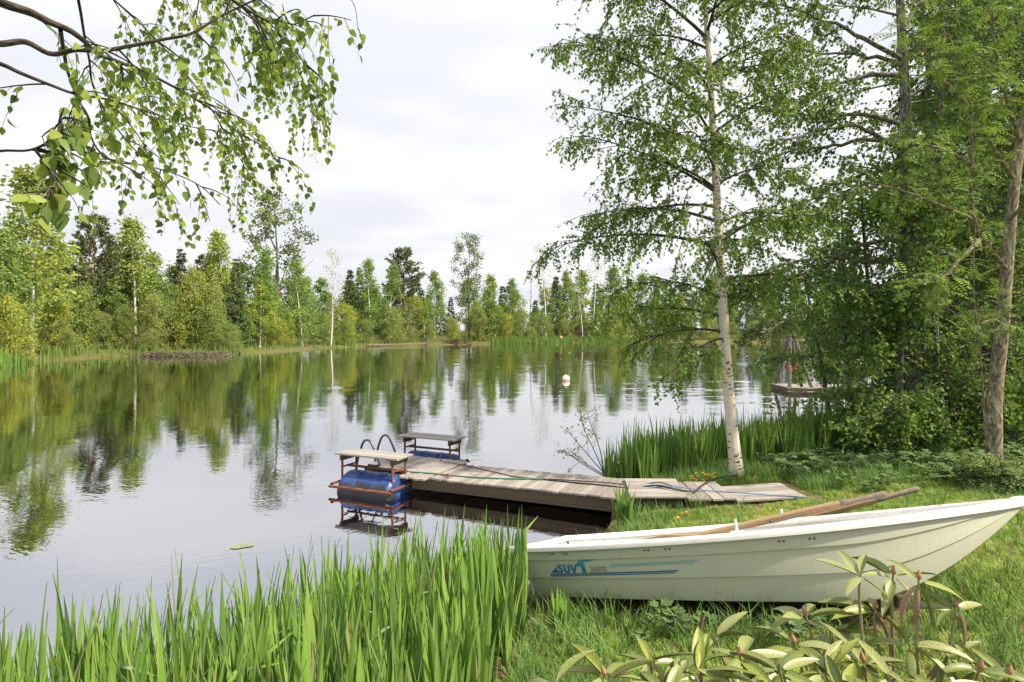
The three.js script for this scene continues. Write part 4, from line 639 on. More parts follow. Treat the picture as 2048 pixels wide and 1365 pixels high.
// ------------------------------------------------------------------ rhododendron in the right foreground
{
  seed = 301;
  const bush = thing('rhododendron', 'rhododendron with long glossy leaves and pink-brown buds in the right foreground', 'shrub', V(1.0, 0.55, -1.5)), O = bush.position;
  const leafShape = (droop, fold) => { const g = new Geo(), N = 8; let prev = null; for (let k = 0; k <= N; k++) { const t = k / N, w = 0.13 * Math.sin(Math.PI * Math.min(1, t * 0.93 + 0.07) ** 0.85) ** 0.75 * (k === N ? 0.1 : 1), y = -droop * t * t, x = t * (1 - droop * 0.15 * t); const r = [g.v(V(x, y + fold * w, -w), null, t, 0), g.v(V(x, y + fold * 0.1 * w, -w * 0.5), null, t, 0.25), g.v(V(x, y - 0.012, 0), null, t, 0.5), g.v(V(x, y + fold * 0.1 * w, w * 0.5), null, t, 0.75), g.v(V(x, y + fold * w, w), null, t, 1)]; if (prev) for (let s = 0; s < 4; s++) g.i.push(prev[s], prev[s + 1], r[s + 1], prev[s], r[s + 1], r[s]); prev = r; } return g.build(); };
  const shapes = [leafShape(0.1, 0.35), leafShape(0.25, 0.3), leafShape(0.4, 0.5), leafShape(0.15, 0.9), leafShape(0.5, -0.3)];
  const veins = dataTex(256, 128, (u, v) => { const c = Math.abs(v - 0.5) * 2, rib = smooth(0.07, 0.03, c), side = smooth(0.75, 0.95, Math.cos((u * 11 - c * 2.2) * 6.283)) * 0.12, n = 0.5 + 0.5 * tile(u, v, 9, 3), sp = smooth(0.42, 0.5, tile(u, v, 22, 17, 2)); const b = 0.82 + 0.14 * n - side; return [lerp(b, 0.98, rib * 0.8) * lerp(1, 0.8, sp), lerp(b, 1, rib * 0.8) * lerp(1, 0.62, sp), lerp(b, 0.85, rib) * lerp(1, 0.6, sp)]; }, true);
  const mats = [[0.22, 0.28, 0.07], [0.26, 0.32, 0.1], [0.18, 0.24, 0.055], [0.3, 0.34, 0.12], [0.26, 0.31, 0.05]].map((c) => new THREE.MeshPhysicalMaterial({ color: rgb(...c), map: veins, roughness: 0.42, side: THREE.DoubleSide, clearcoat: 0.15, clearcoatRoughness: 0.3 }));
  const brown = [[0.24, 0.16, 0.12], [0.3, 0.2, 0.15]].map((c) => std({ color: rgb(...c), roughness: 0.7, side: THREE.DoubleSide })), stemMat = std({ color: rgb(0.23, 0.21, 0.1), roughness: 0.85 }), budMat = std({ color: rgb(0.33, 0.17, 0.095), roughness: 0.6 });
  const W = [[1612, 1232, 1.5, 7, 1], [1722, 1150, 1.45, 5, 0], [1787, 1150, 1.5, 5, 1], [1838, 1160, 1.42, 6, 1, 1], [1751, 1218, 1.48, 7, 1, 1], [1590, 1288, 1.42, 8, 1], [1480, 1312, 1.36, 8, 1], [1727, 1325, 1.4, 8, 1], [1912, 1215, 1.42, 6, 1, 1], [1395, 1345, 1.34, 7, 0], [1300, 1322, 1.38, 7, 0], [1210, 1352, 1.34, 7, 1], [1660, 1262, 1.55, 6, 0], [1560, 1340, 1.3, 7, 0], [1820, 1290, 1.42, 6, 0, 1], [1890, 1318, 1.4, 6, 0, 1], [1960, 1338, 1.36, 7, 1, 1], [1650, 1345, 1.32, 7, 0], [1780, 1352, 1.3, 7, 0, 1], [2020, 1352, 1.34, 7, 1, 1], [1110, 1375, 1.3, 6, 0], [1470, 1370, 1.28, 7, 0], [1690, 1390, 1.26, 7, 0], [1880, 1385, 1.28, 7, 0], [1330, 1385, 1.28, 7, 0], [1430, 1275, 1.5, 5, 0]];
  for (const [px, py, d, n, bud, wilt] of W) {
    const c = at(px, py, d).sub(O), root = V(c.x * 0.35 + gauss() * 0.05, -0.02, c.z * 0.4 + gauss() * 0.05), ax = c.clone().sub(root).normalize().add(V(gauss() * 0.25, 0.5, gauss() * 0.25)).normalize();
    const mid = root.clone().lerp(c, 0.55).add(V(gauss() * 0.06, -0.04, gauss() * 0.06));
    mesh('stem', tubeGeo([root, mid, c.clone().addScaledVector(ax, -0.05), c], (t) => 0.006 - 0.0038 * t, 6, 14), stemMat, bush);
    if (bud) { const b = mesh('bud', new THREE.LatheGeometry([[0, 0], [0.004, 0.002], [0.0068, 0.007], [0.006, 0.013], [0.003, 0.021], [0, 0.025]].map(([x, y]) => new THREE.Vector2(x, y)), 9), budMat, bush); b.position.copy(c); b.quaternion.setFromUnitVectors(V(0, 1, 0), ax); }
    for (let k = 0; k < n; k++) {
      const a = k * 2.399 + rnd(), droopy = wilt && rnd() < 0.55, e = droopy ? rr(-1.1, -0.3) : rr(-0.25, 0.5), s0 = V(1, 0, 0).addScaledVector(ax, -ax.x).normalize(), s1 = ax.clone().cross(s0), d = s0.multiplyScalar(Math.cos(a)).addScaledVector(s1, Math.sin(a)).addScaledVector(ax, e).normalize(); if (droopy) d.y -= 0.5, d.normalize();
      const z = d.clone().cross(V(0, 1, 0)).normalize(), y = z.clone().cross(d), m = mesh('leaf', shapes[Math.floor(rnd() * 5)], droopy && rnd() < 0.45 ? brown[k % 2] : mats[Math.floor(rnd() * 5)], bush);
      m.quaternion.setFromRotationMatrix(new THREE.Matrix4().makeBasis(d, y, z)); m.rotateX(gauss() * 0.5); m.position.copy(c).addScaledVector(ax, -0.012 * rnd()).addScaledVector(d, 0.012); m.scale.setScalar(rr(0.075, 0.122)); if (droopy) m.scale.z *= 0.6;
    }
  }
}

// ------------------------------------------------------------------ near trees
function limbOf(wood, p, az, el, len, droop, r0, n = 9, jit = 0.07) { const l = wander(p, V(Math.sin(az) * Math.cos(el), Math.sin(el), -Math.cos(az) * Math.cos(el)), len, n, droop, jit); wood.tube(l, l.map((_, k) => lerp(r0, 0.004, (k / n) ** 0.8)), 6, undefined, 0.4); return l; }
const trunkPath = (pts, n = 26) => spline(pts.map((p) => V(p[0], p[1], p[2])), n);
const deg = Math.PI / 180;
{ // the birch by the dock; azimuth 0 points away from the camera, 90 to the right
  seed = 1201; const t = thing('birch_tree', 'slender birch with white trunk growing beside the dock end', 'tree'), wood = new Geo(), crown = new Geo();
  const pts = trunkPath([[3.06, 0.15, -8.0], [2.98, 0.9, -8.0], [2.9, 1.9, -8.0], [2.82, 3.2, -8.0], [2.75, 4.6, -8.02], [2.68, 6.0, -8.05], [2.6, 7.6, -8.1], [2.6, 9.4, -8.1], [2.62, 11.2, -8.1]], 40);
  wood.tube(pts, pts.map((p, k) => 0.087 * (1 - k / 44) * (1 + 0.45 * Math.exp(-k / 1.4))), 12);
  const at_ = (y) => { let k = 0; while (k < pts.length - 2 && pts[k + 1].y < y) k++; return pts[k].clone().lerp(pts[k + 1], clamp((y - pts[k].y) / (pts[k + 1].y - pts[k].y))); };
  const limbs = new Geo(), leaf = simpleLeaf(crown, [0.18, 0.28, 0.05], 0.054, 0.82, 0.65);
  const style = { sub: 9.5, twig: 15, hang: 0.7, leafGap: 0.034, subLen: 0.78, twigLen: 0.28, from: 0.18, leaf, drawTwigs: true, lift: 0.05 };
  const L = [[3.35, -82, 2.55, 24, 0.75], [2.4, -70, 1.7, 22, 0.7], [2.65, -115, 1.7, 26, 0.75], [2.2, -95, 1.3, 15, 0.75], [4.1, -100, 2.0, 32, 0.5], [4.6, -75, 2.2, 38, 0.55], [5.2, -95, 2.3, 36, 0.5], [5.7, -65, 2.2, 40, 0.5], [6.2, -100, 2.2, 40, 0.5], [6.8, -80, 2.3, 40, 0.5], [3.7, -60, 1.9, 28, 0.6], [2.9, 80, 1.5, 18, 0.7], [3.5, 100, 1.5, 28, 0.6], [4.2, 70, 1.4, 34, 0.6], [4.9, 105, 1.5, 38, 0.5], [5.6, 80, 1.5, 40, 0.5], [6.4, 95, 1.6, 42, 0.5]];
  for (let y = 2.7; y < 10.6; y += 0.24) L.push([y, rr(0, 360), rr(1.0, 1.75) * (y > 8 ? lerp(1, 0.45, (y - 8) / 2.6) : 1), rr(12, 42), rr(0.5, 0.8)]);
  for (let k = 0; k < 2; k++) L.push([rr(1.9, 2.2), rr(-130, -40), rr(0.8, 1.0), rr(0, 10), 0.8]);
  for (const [y, az, len, el, dr] of L) { const l = limbOf(limbs, at_(y), az * deg, el * deg, len, dr, 0.012 + len * 0.007); dress(limbs, l, len, style); }
  mesh('trunk', wood.build(), M.birch, t); mesh('limbs', limbs.build(), M.darkBark, t); mesh('crown', crown.build(false), M.leaf, t);
}
{ // the tall grey alder with long limbs towards the birch
  seed = 1302; const t = thing('alder_tree', 'tall grey-barked alder with long bare limbs reaching left', 'tree'), wood = new Geo(), crown = new Geo();
  const pts = trunkPath([[6.38, 0.2, -9.2], [6.26, 1.6, -9.2], [6.12, 3.2, -9.2], [6.14, 5.4, -9.2], [6.04, 7.5, -9.2], [5.95, 10.5, -9.2]], 30);
  wood.tube(pts, pts.map((_, k) => 0.135 * (1 - k / 42)), 10);
  const leaf = simpleLeaf(crown, [0.12, 0.2, 0.042], 0.066, 0.85, 0.4), style = { sub: 6.5, twig: 11, hang: 0.35, leafGap: 0.04, subLen: 0.6, twigLen: 0.3, from: 0.3, leaf, drawTwigs: true, thick: 1.4 };
  const p = (px, py, d) => at(px, py, d);
  for (const path of [[[1806, 118, 9.2], [1735, 82, 8.9], [1680, 52, 8.7], [1620, 30, 8.5], [1560, 10, 8.3], [1490, 2, 8.2]], [[1806, 130, 9.2], [1745, 112, 9.3], [1690, 110, 9.4], [1620, 104, 9.5], [1550, 75, 9.6]], [[1806, 150, 9.2], [1730, 152, 9.0], [1670, 168, 8.8], [1620, 195, 8.6], [1570, 215, 8.4]], [[1806, 250, 9.2], [1745, 232, 9.1], [1700, 228, 9.0], [1640, 234, 8.9], [1570, 222, 8.8], [1510, 210, 8.7]], [[1806, 300, 9.2], [1745, 268, 9], [1712, 252, 8.9], [1660, 256, 8.8], [1600, 272, 8.6], [1540, 300, 8.4]], [[1806, 280, 9.2], [1710, 282, 9.4], [1650, 294, 9.5], [1580, 302, 9.6], [1520, 330, 9.6]], [[1816, 410, 9.2], [1730, 400, 9.0], [1660, 390, 8.9], [1590, 360, 8.7]], [[1816, 520, 9.2], [1720, 520, 9.0], [1640, 515, 8.8], [1560, 535, 8.6], [1490, 560, 8.5]], [[1816, 470, 9.2], [1700, 500, 9.0], [1600, 555, 8.8], [1510, 580, 8.6], [1460, 590, 8.6]], [[1816, 560, 9.2], [1690, 590, 9.0], [1630, 610, 8.8], [1560, 650, 8.5], [1510, 680, 8.3]], [[1800, 60, 9.2], [1840, 10, 9.3], [1900, -60, 9.4]], [[1800, 200, 9.2], [1860, 170, 9.5], [1930, 120, 9.8]]]) {
    const l = spline(path.map((q) => p(...q)), 14), len = l.reduce((s, q, k) => k ? s + q.distanceTo(l[k - 1]) : 0, 0); for (let k = 3; k < 15; k++) l[k].add(V(gauss() * 0.02, gauss() * 0.03, gauss() * 0.03));
    wood.tube(l, l.map((_, k) => lerp(0.042, 0.007, (k / 14) ** 0.8)), 6, undefined, 0.4); dress(wood, l, len, style);
  }
  for (let y = 1.6; y < 9; y += 0.42) { let k = 0; while (k < pts.length - 2 && pts[k + 1].y < y) k++; const az = rr(0, 360), len = rr(1.0, 1.8), l = limbOf(wood, pts[k], az * deg, rr(0, 30) * deg, len, 0.3, 0.022); dress(wood, l, len, { ...style, sub: 5 }); }
  finishTree(t, wood, crown, M.bark);
}
// the thicket: several thin-stemmed young trees close together
const THICKET = [
  ['leaning thin stem at the left side of the thicket', 1762, 905, 9.6, -0.12, 4.6, 1.5], ['thin grey stem right in front of the alder trunk', 1800, 915, 8.9, 0.02, 4.4, 1.2], ['straight brown stem in the middle of the thicket with cable coil', 1872, 918, 9.0, -0.02, 7.6, 1.6], ['slim stem just left of the coiled cable', 1845, 922, 9.3, 0.0, 5, 1.4], ['dark stem behind the coiled cable', 1905, 905, 10.0, 0.03, 8.4, 1.9],
  ['slender stem between the coil and the rowan trunk', 1935, 912, 9.4, 0.04, 8, 1.7], ['leafy stem at the waterside edge of the thicket', 1715, 895, 10.2, -0.16, 4.2, 1.6], ['stem hidden deep in the thicket behind the rowan', 2000, 890, 10.4, 0.02, 8.6, 2.0], ['leafy stem at the right frame edge behind the rowan', 2075, 900, 9.8, 0.05, 8, 2.0], ['low leafy stem over the reeds right of the birch', 1672, 890, 10.6, -0.2, 3.2, 1.3],
];
THICKET.forEach(([label, px, py, d, lean, h, R], i) => {
  seed = 1500 + i * 31; const t = thing('alder_sapling', label, 'tree', undefined, 'thin-stemmed trees of the thicket'), wood = new Geo(), crown = new Geo(), b = at(px, py, d); b.y = groundAt(b.x, b.z) - 0.05;
  const st = wander(b, V(lean, 1, gauss() * 0.05), h, 14, 0, 0.035); wood.tube(st, st.map((_, k) => lerp(0.055, 0.012, k / 14)), 8, undefined, 0.6);
  const leaf = simpleLeaf(crown, [[0.14, 0.25, 0.045], [0.17, 0.265, 0.045], [0.13, 0.21, 0.045]][i % 3], 0.075, 0.82, 0.35), style = { sub: 8, twig: 11, hang: 0.3, leafGap: 0.042, subLen: 0.6, twigLen: 0.3, from: 0.2, leaf, thick: 1.2 };
  for (let y = i === 6 || i === 9 ? 1.7 : 0.7; y < h; y += 0.22) { const s = y / h, len = R * rr(0.55, 1.1) * (1 - 0.4 * s), l = limbOf(wood, along(st, s), rnd() * 6.283, rr(-5, 40) * deg, len, 0.35, 0.014); dress(wood, l, len, style); }
  finishTree(t, wood, crown, M.bark);
});
[['low leafy bush at the water side foot of the thicket', 1690, 905, 9.3, 1.3], ['low leafy bush before the alder trunk', 1775, 925, 8.75, 0.95], ['low leafy bush below the cable coil', 1858, 930, 8.6, 0.8], ['low leafy bush between the coil and the rowan', 1928, 925, 8.8, 1.2], ['leafy bush filling the gap behind the rowan foot', 2030, 915, 8.9, 1.6]].forEach(([label, px, py, d, h], i) => {
  seed = 2700 + i * 13; const t = thing('leafy_bush', label, 'bush', undefined, 'low bushes under the thicket'), wood = new Geo(), crown = new Geo(), b = at(px, py, d); b.y = groundAt(b.x, b.z) - 0.03;
  const leaf = simpleLeaf(crown, [[0.17, 0.29, 0.05], [0.2, 0.31, 0.05]][i % 2], 0.07, 0.8, 0.2), style = { sub: 9, twig: 10, hang: 0.1, leafGap: 0.05, subLen: 0.36, twigLen: 0.22, from: 0.2, leaf };
  for (let k = 0; k < 13; k++) { const len = h * rr(0.7, 1.05), l = limbOf(wood, b.clone().add(V(gauss() * 0.12, 0, gauss() * 0.1)), rnd() * 6.283, rr(48, 85) * deg, len, 0.25, 0.009); dress(wood, l, len, style); }
  finishTree(t, wood, crown, M.bark);
});
{ // coil of black cable hung on the thicket
  const g = new Geo(), c = at(1868, 795, 8.85); for (let k = 0; k < 4; k++) { const P = []; for (let q = 0; q <= 28; q++) { const a = q / 28 * 6.283; P.push(V(c.x + Math.sin(a) * (0.13 + 0.015 * k) * Math.cos(a * 0.5 + k) + gauss() * 0.004, c.y + 0.34 * Math.cos(a) + gauss() * 0.004, c.z + 0.05 + 0.012 * k)); } g.tube(P, P.map(() => 0.011), 5); }
  const q = [at(1835, 738, 8.8), at(1855, 745, 8.85), at(1880, 748, 8.85), at(1890, 760, 8.85), at(1905, 830, 8.9), at(1950, 900, 8.9)]; const P = spline(q, 30); g.tube(P, P.map(() => 0.011), 5);
  const m = mesh('x', g.build(), M.cableBlack); top(m, 'cable_coil'); tag(m, 'coil of black cable hanging on a thicket stem', 'cable');
}
{ // rowan on the right with feathery leaves
  seed = 1701; const t = thing('rowan_tree', 'rowan with pale pinkish trunk and feathery leaves at the right edge', 'tree'), wood = new Geo(), crown = new Geo();
  const P = [[1986, 985, 7.5], [1988, 900, 7.5], [1990, 790, 7.5], [2002, 680, 7.5], [2012, 560, 7.5], [2022, 440, 7.5], [2036, 320, 7.5], [2058, 200, 7.5], [2075, 60, 7.5], [2085, -120, 7.5]].map((q) => at(...q)); P[0].y = groundAt(P[0].x, P[0].z) - 0.05;
  const pts = spline(P, 34); wood.tube(pts, pts.map((_, k) => 0.1 * (1 - k / 52)), 11);
  const leaf = pinnate(crown, [0.2, 0.31, 0.05], 0.2), style = { sub: 7.5, twig: 8, hang: 0.2, leafGap: 0.085, subLen: 0.5, twigLen: 0.2, from: 0.25, leaf, drawTwigs: true, bare: 0.4 };
  for (const path of [[[2016, 540, 7.5], [1990, 510, 7.3], [1960, 470, 7.2], [1943, 400, 7.1], [1945, 300, 7.0], [1938, 200, 6.9], [1915, 120, 6.8], [1890, 40, 6.7], [1880, -40, 6.7]], [[1950, 440, 7.2], [1900, 420, 7.0], [1830, 390, 6.9], [1760, 370, 6.8], [1690, 355, 6.7]], [[1945, 330, 7.1], [1890, 300, 6.9], [1850, 290, 6.8], [1800, 280, 6.7]], [[1936, 210, 6.9], [1880, 150, 6.7], [1840, 90, 6.6], [1790, 40, 6.5]], [[2030, 360, 7.5], [1990, 300, 7.2], [1960, 240, 7.0], [1950, 160, 6.9]], [[2040, 280, 7.5], [2010, 180, 7.1], [1990, 90, 6.9], [1985, 0, 6.8]], [[2020, 440, 7.5], [2060, 400, 7.2], [2110, 360, 7]], [[2000, 690, 7.5], [2030, 640, 7.3], [2070, 600, 7.1]], [[2005, 650, 7.5], [1985, 640, 7.2], [1960, 650, 7.0]], [[1960, 480, 7.2], [1920, 520, 6.9], [1880, 560, 6.7], [1840, 570, 6.6]]]) {
    const l = spline(path.map((q) => at(...q)), 12), len = l.reduce((s, q, k) => k ? s + q.distanceTo(l[k - 1]) : 0, 0); wood.tube(l, l.map((_, k) => lerp(0.03, 0.006, (k / 12) ** 0.7)), 6, undefined, 0.4); dress(wood, l, len, style);
  }
  finishTree(t, wood, crown, M.rowanBark);
  const s = thing('rowan_sapling', 'thin bowed rowan sapling left of the rowan trunk', 'tree'), w2 = new Geo(), c2 = new Geo(), l2 = spline([[1985, 960, 7.2], [1972, 860, 7.1], [1962, 720, 7.0], [1950, 620, 6.95], [1948, 520, 6.9], [1952, 440, 6.9]].map((q) => at(...q)), 16); w2.tube(l2, l2.map((_, k) => lerp(0.016, 0.006, k / 16)), 6, undefined, 0.3);
  const st2 = { ...style, leaf: pinnate(c2, [0.17, 0.25, 0.05], 0.15), sub: 2.4, from: 0.45 }; dress(w2, l2, 2.8, st2); const l3 = spline([[1960, 680, 7], [1915, 630, 6.8], [1880, 610, 6.7], [1850, 590, 6.6]].map((q) => at(...q)), 8); w2.tube(l3, l3.map((_, k) => 0.008 - 0.0006 * k), 5); dress(w2, l3, 0.8, { ...st2, sub: 5, from: 0.3 }); finishTree(s, w2, c2, M.rowanBark);
  const f = thing('fern', 'pale green feathery fern-like shoots at the foot of the rowan', 'plant'), w3 = new Geo(), c3 = new Geo(), lf = pinnate(c3, [0.18, 0.25, 0.06], 0.24), b = at(2005, 985, 6.6); b.y = groundAt(b.x, b.z);
  for (let k = 0; k < 34; k++) { const o = b.clone().add(V(gauss() * 0.35, 0, gauss() * 0.25)), a = wander(o, V(gauss() * 0.5, 1, gauss() * 0.5), rr(0.15, 0.5), 4, 0.3, 0.08); w3.tube(a, a.map(() => 0.004), 4); for (let q = 0; q < 4; q++) lf(along(a, rr(0.5, 1)), heading(a, 0.9)); } mesh('stems', w3.build(), M.darkBark, f); mesh('fronds', c3.build(false), M.leaf, f);
}
// spruces that close the view behind the thicket
[['big dark spruce behind the alder at the top right corner', 1960, 12.5, 15, 1.1, 0], ['dark spruce behind the rowan beyond the right edge', 2110, 12, 13, 1.1, 1], ['spruce standing deep behind the thicket', 1860, 15.5, 12, 1.0, 2]].forEach(([label, px, d, h, wide, i]) => {
  seed = 1900 + i * 17; const t = thing('spruce_tree', label, 'tree', undefined, 'near spruces behind the thicket'), wood = new Geo(), crown = new Geo(), b = at(px, 900, d); b.y = groundAt(b.x, b.z) - 0.05;
  const st = wander(b, V(0, 1, 0), h, 10, 0, 0.008); wood.tube(st, st.map((_, k) => lerp(0.2, 0.02, k / 10)), 9, undefined, 1);
  for (let y = 0.8; y < h * 0.98; y += 0.3) for (let q = 0; q < 6; q++) {
    const R = wide * 2.3 * (1 - y / h) ** 0.75 * rr(0.7, 1.1), br = limbOf(wood, along(st, y / h), rnd() * 6.283, rr(-22, 4) * deg, R, 0.2, 0.018, 6, 0.05);
    for (let z = 0; z < R * 34; z++) { const s = Math.sqrt(rr(0.05, 1)), p = along(br, s), hd = heading(br, s), d2 = hd.multiplyScalar(0.5).add(rdir().multiplyScalar(0.55)).addScaledVector(DOWN, 0.9).normalize(), n = rdir().cross(d2).normalize(); crown.leaf(p, d2, n, rr(0.12, 0.34), 0.035, tint([0.04, 0.066, 0.033], 0.25, 0.15)); }
  }
  finishTree(t, wood, crown, M.darkBark, M.needle);
});
for (let k = 0; k < 9; k++) { const o = proto[k % 2 ? 'birch' : 'bush'][k % 3].clone(), d = rr(15, 24), px = 1900 + k * 55; const p = at(px, 700, d); o.position.set(p.x, groundAt(p.x, p.z) - 0.05, p.z); o.scale.setScalar(k % 2 ? 0.75 : 0.4); o.rotation.y = k; top(o, k % 2 ? 'birch_tree' : 'willow_bush'); tag(o, k % 2 ? 'leafy birch in the dark wood behind the rowan trunk' : 'leafy bush in the dark wood behind the rowan trunk', k % 2 ? 'tree' : 'bush', k % 2 ? 'birches behind the thicket' : 'bushes behind the thicket'); }

// small willow leaning over the water past the dock
{ seed = 2101; const t = thing('willow_sprig', 'sparse small willow leaning out over the water behind the dock', 'shrub'), wood = new Geo(), crown = new Geo(), leaf = simpleLeaf(crown, [0.3, 0.36, 0.11], 0.042, 0.55, -0.1);
  for (const path of [[[1212, 955, 8.3], [1190, 905, 8.3], [1165, 850, 8.3], [1160, 812, 8.3]], [[1215, 955, 8.3], [1180, 915, 8.2], [1150, 880, 8.1], [1132, 855, 8.1]], [[1215, 955, 8.4], [1175, 930, 8.3], [1140, 910, 8.3], [1124, 900, 8.3]], [[1210, 955, 8.2], [1200, 900, 8.3], [1182, 850, 8.4], [1172, 820, 8.4]], [[1210, 955, 8.2], [1160, 925, 8.0], [1132, 905, 8.0]]]) { const l = spline(path.map((q) => at(...q)), 10); wood.tube(l, l.map((_, k) => 0.008 - 0.0005 * k), 5); dress(wood, l, 1.0, { sub: 6, twig: 7, hang: -0.1, leafGap: 0.03, subLen: 0.28, twigLen: 0.14, from: 0.3, leaf, drawTwigs: true, thick: 0.5 }); }
  finishTree(t, wood, crown, M.brownTwig); }

{ // birch whose branches hang into the upper left; its trunk stands left of the view
  seed = 2303; const t = thing('birch_tree', 'birch branches with large fresh leaves hanging into the upper left', 'tree'), wood = new Geo(), list = [];
  const T = trunkPath([[-3.7, 0.1, -1.75], [-3.66, 1.6, -1.75], [-3.6, 3.4, -1.8], [-3.5, 6, -1.9]], 16); wood.tube(T, T.map((_, k) => 0.17 - 0.006 * k), 12);
  const leafAt = (p, h) => { const d = rdir().multiplyScalar(0.8).addScaledVector(DOWN, 0.9).add(h.clone().multiplyScalar(0.3)).normalize(), n = rdir(); n.addScaledVector(d, -n.dot(d)).normalize(); list.push({ p: p.clone().addScaledVector(d, 0.012), d, n, L: rr(0.033, 0.058) }); };
  const S = { sub: 8.5, twig: 8, hang: 0.9, leafGap: 0.043, subLen: 0.42, twigLen: 0.34, from: 0.15, leaf: leafAt, drawTwigs: true, lift: -0.1, thick: 0.75 };
  const from = (y) => T.reduce((a, b) => Math.abs(a.y - y) < Math.abs(b.y - y) ? a : b);
  const branches = [
    { r: 0.0288, e: 0.012, y: 4.0, p: [[-140, -60, 2.5], [0, 5, 2.7], [60, 25, 2.8], [100, 45, 2.8], [140, 62, 2.85], [175, 88, 2.9]], s: { ...S, sub: 2.4 } },
    { r: 0.0173, e: 0.004, y: 3.6, p: [[-140, 75, 2.4], [0, 88, 2.5], [50, 84, 2.55], [100, 108, 2.6], [150, 100, 2.6], [200, 102, 2.65], [260, 92, 2.7], [320, 80, 2.75], [380, 68, 2.8], [425, 42, 2.85], [470, 18, 2.9], [520, -5, 2.9]], s: { ...S, sub: 8 } },
    { r: 0.0144, e: 0.003, y: 3.4, p: [[-140, 95, 2.6], [0, 128, 2.7], [40, 146, 2.7], [100, 170, 2.8], [150, 188, 2.9], [220, 200, 3.0], [270, 216, 3.1], [330, 235, 3.2]], s: { ...S, sub: 5 } },
    { r: 0.0130, e: 0.003, p: [[172, 88, 2.9], [195, 108, 3.0], [240, 125, 3.1], [290, 145, 3.2], [340, 170, 3.3], [385, 195, 3.4], [430, 225, 3.5], [470, 260, 3.6], [520, 290, 3.7], [560, 318, 3.8]], s: S },
    { r: 0.0101, e: 0.003, p: [[120, 60, 2.8], [128, 110, 3.0], [137, 150, 3.2], [150, 180, 3.3], [162, 210, 3.4], [176, 235, 3.4], [181, 272, 3.5], [200, 305, 3.5], [235, 325, 3.6], [280, 330, 3.7], [340, 345, 3.8], [400, 372, 3.9], [440, 410, 4.0]], s: { ...S, sub: 6 } },
    { r: 0.0086, e: 0.003, p: [[150, -30, 3.0], [160, 20, 3.1], [168, 70, 3.2], [178, 120, 3.3], [185, 170, 3.4], [215, 230, 3.5], [260, 290, 3.6], [300, 330, 3.7], [330, 380, 3.8]], s: { ...S, sub: 5.5 } },
    { r: 0.0130, e: 0.003, y: 4.6, p: [[-60, -140, 4.2], [150, -60, 4.5], [250, 20, 4.6], [340, 110, 4.7], [410, 200, 4.8], [470, 300, 4.9], [510, 370, 5.0]], s: { ...S, sub: 9, twigLen: 0.45 } },
    { r: 0.0130, e: 0.003, y: 4.8, p: [[-20, -200, 4.6], [280, -70, 4.9], [420, -10, 5.0], [520, 50, 5.1], [590, 130, 5.2], [630, 210, 5.3]], s: { ...S, sub: 10, twigLen: 0.5, subLen: 0.55 } },
    { r: 0.0115, e: 0.003, y: 4.7, p: [[-20, -220, 3.4], [300, -90, 3.6], [430, -30, 3.7], [520, 30, 3.8], [580, 90, 3.9], [620, 140, 4.0]], s: { ...S, sub: 11, twigLen: 0.45 } },
    { r: 0.0101, e: 0.003, p: [[420, -30, 3.0], [480, 10, 3.0], [530, 40, 3.0], [580, 50, 3.0], [630, 30, 3.0]], s: { ...S, sub: 13 } },
    { r: 0.0086, e: 0.003, p: [[240, 125, 3.1], [250, 170, 3.6], [290, 215, 4.2], [350, 245, 4.6], [430, 262, 5.0], [520, 270, 5.2]], s: { ...S, sub: 9 } },
    { r: 0.0050, e: 0.002, y: 3.0, p: [[-160, 330, 1.7], [0, 302, 1.62], [60, 300, 1.6], [92, 285, 1.6], [110, 255, 1.6], [130, 232, 1.62]], s: { ...S, sub: 26, subLen: 0.13, twigLen: 0.09, twig: 14, leafGap: 0.03, thick: 0.6, from: 0.3 } },
    { r: 0.0043, e: 0.002, p: [[70, 300, 1.6], [95, 335, 1.58], [110, 370, 1.56], [95, 400, 1.55]], s: { ...S, sub: 44, subLen: 0.1, twigLen: 0.07, twig: 14, leafGap: 0.03, thick: 0.6 } },
    { r: 0.0029, e: 0.0015, p: [[655, -60, 3.2], [680, -30, 3.2], [708, 10, 3.2], [716, 60, 3.2]], s: { ...S, sub: 4, subLen: 0.14, twigLen: 0.12, thick: 0.5 } },
  ];
  for (const b of branches) {
    const P = b.p.map((q) => at(...q)); if (b.y) P.unshift(from(b.y).clone()); const l = spline(P, P.length * 4), len = l.reduce((s, q, k) => k ? s + q.distanceTo(l[k - 1]) : 0, 0), n = l.length - 1;
    wood.tube(l, l.map((_, k) => lerp(b.r, b.e, (k / n) ** 0.7)), 7, undefined, 0.5);
    const skip = b.y ? Math.floor(n * 0.28) : 0, seen = l.slice(skip); dress(wood, seen, seen.reduce((s, q, k) => k ? s + q.distanceTo(seen[k - 1]) : 0, 0), b.s);
  }
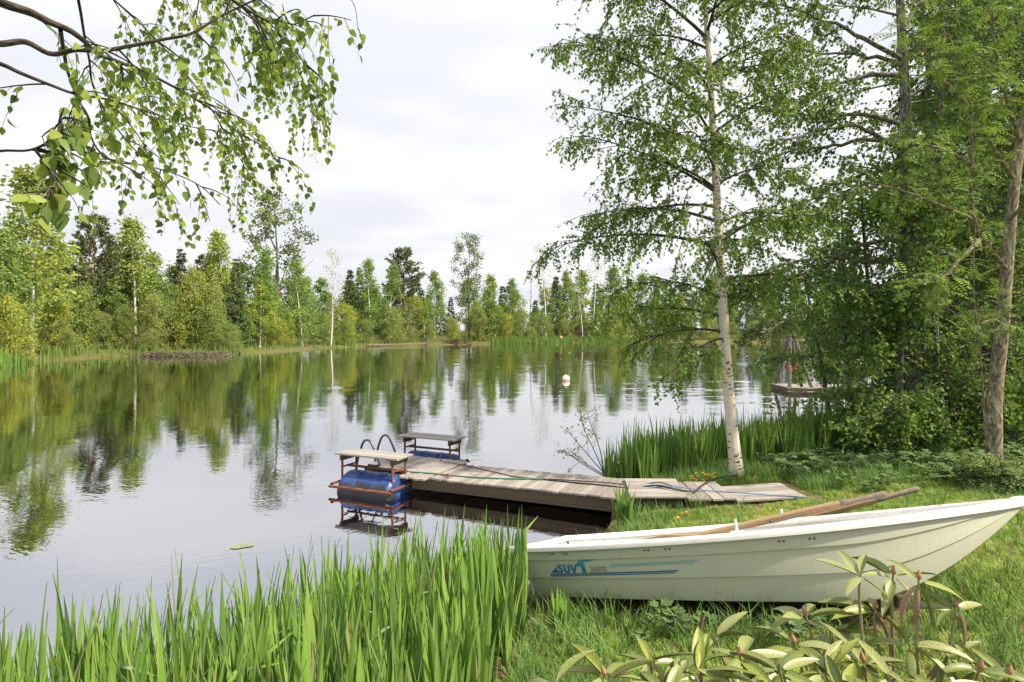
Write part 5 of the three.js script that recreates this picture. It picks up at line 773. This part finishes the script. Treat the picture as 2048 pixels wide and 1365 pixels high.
  mesh('trunk', wood.build(), M.darkBark, t);
  // toothed, pointed leaf with a folded midrib, 1 m long
  const leafGeo = (fold, curl) => { const g = new Geo(), N = 9, L = [], R = [], C = []; for (let k = 0; k <= N; k++) { const s = k / N, w = 0.42 * Math.sin(Math.PI * s ** 0.62) ** 0.9 * (1 + (k % 2 ? 0.05 : -0.05)) * (1 - 0.25 * s), y = -curl * s * s; C.push(g.v(V(s, y, 0))); L.push(g.v(V(s + 0.03, y + fold * w, -w))); R.push(g.v(V(s + 0.03, y + fold * w, w))); } for (let k = 0; k < N; k++) g.i.push(L[k], C[k], C[k + 1], L[k], C[k + 1], L[k + 1], C[k], R[k], R[k + 1], C[k], R[k + 1], C[k + 1]); return g.build(); };
  const LG = [leafGeo(0.15, 0.1), leafGeo(0.35, 0.25), leafGeo(-0.1, 0.15), leafGeo(0.25, -0.1)], LC = [[0.16, 0.25, 0.03], [0.2, 0.3, 0.035], [0.11, 0.19, 0.03], [0.26, 0.34, 0.04]];
  const LM = LC.map((c) => new THREE.MeshPhysicalMaterial({ color: rgb(...c), roughness: 0.9, transmission: 0.45, thickness: 0, side: THREE.DoubleSide, specularIntensity: 0.8 }));
  const frame = (e) => new THREE.Matrix4().makeBasis(e.d, e.n, e.d.clone().cross(e.n)).scale(V(e.L, e.L, e.L)).setPosition(e.p);
  const size = (e) => { const d = -e.p.z, u = e.p.x / d * FOC, v = HORIZON + (EYE - e.p.y) / d * FOC; return u < -1030 || v < -10 ? 0 : e.L / d; };
  list.sort((a, b) => size(b) - size(a)); const rest = new Geo();
  list.forEach((e, k) => { const f = frame(e); if (k < 300) { const m = mesh('leaf', LG[k % 4], LM[Math.floor(rnd() * 4)], t); f.decompose(m.position, m.quaternion, m.scale); } else if (e.p.z < -0.4) rest.bake(LG[k % 4], f, tint(LC[Math.floor(rnd() * 4)], 0.12, 0.1)); });
  const m = mesh('foliage', rest.build(false), M.leaf, t); m.userData.kind = 'stuff';
}
renderer.render(scene, camera);
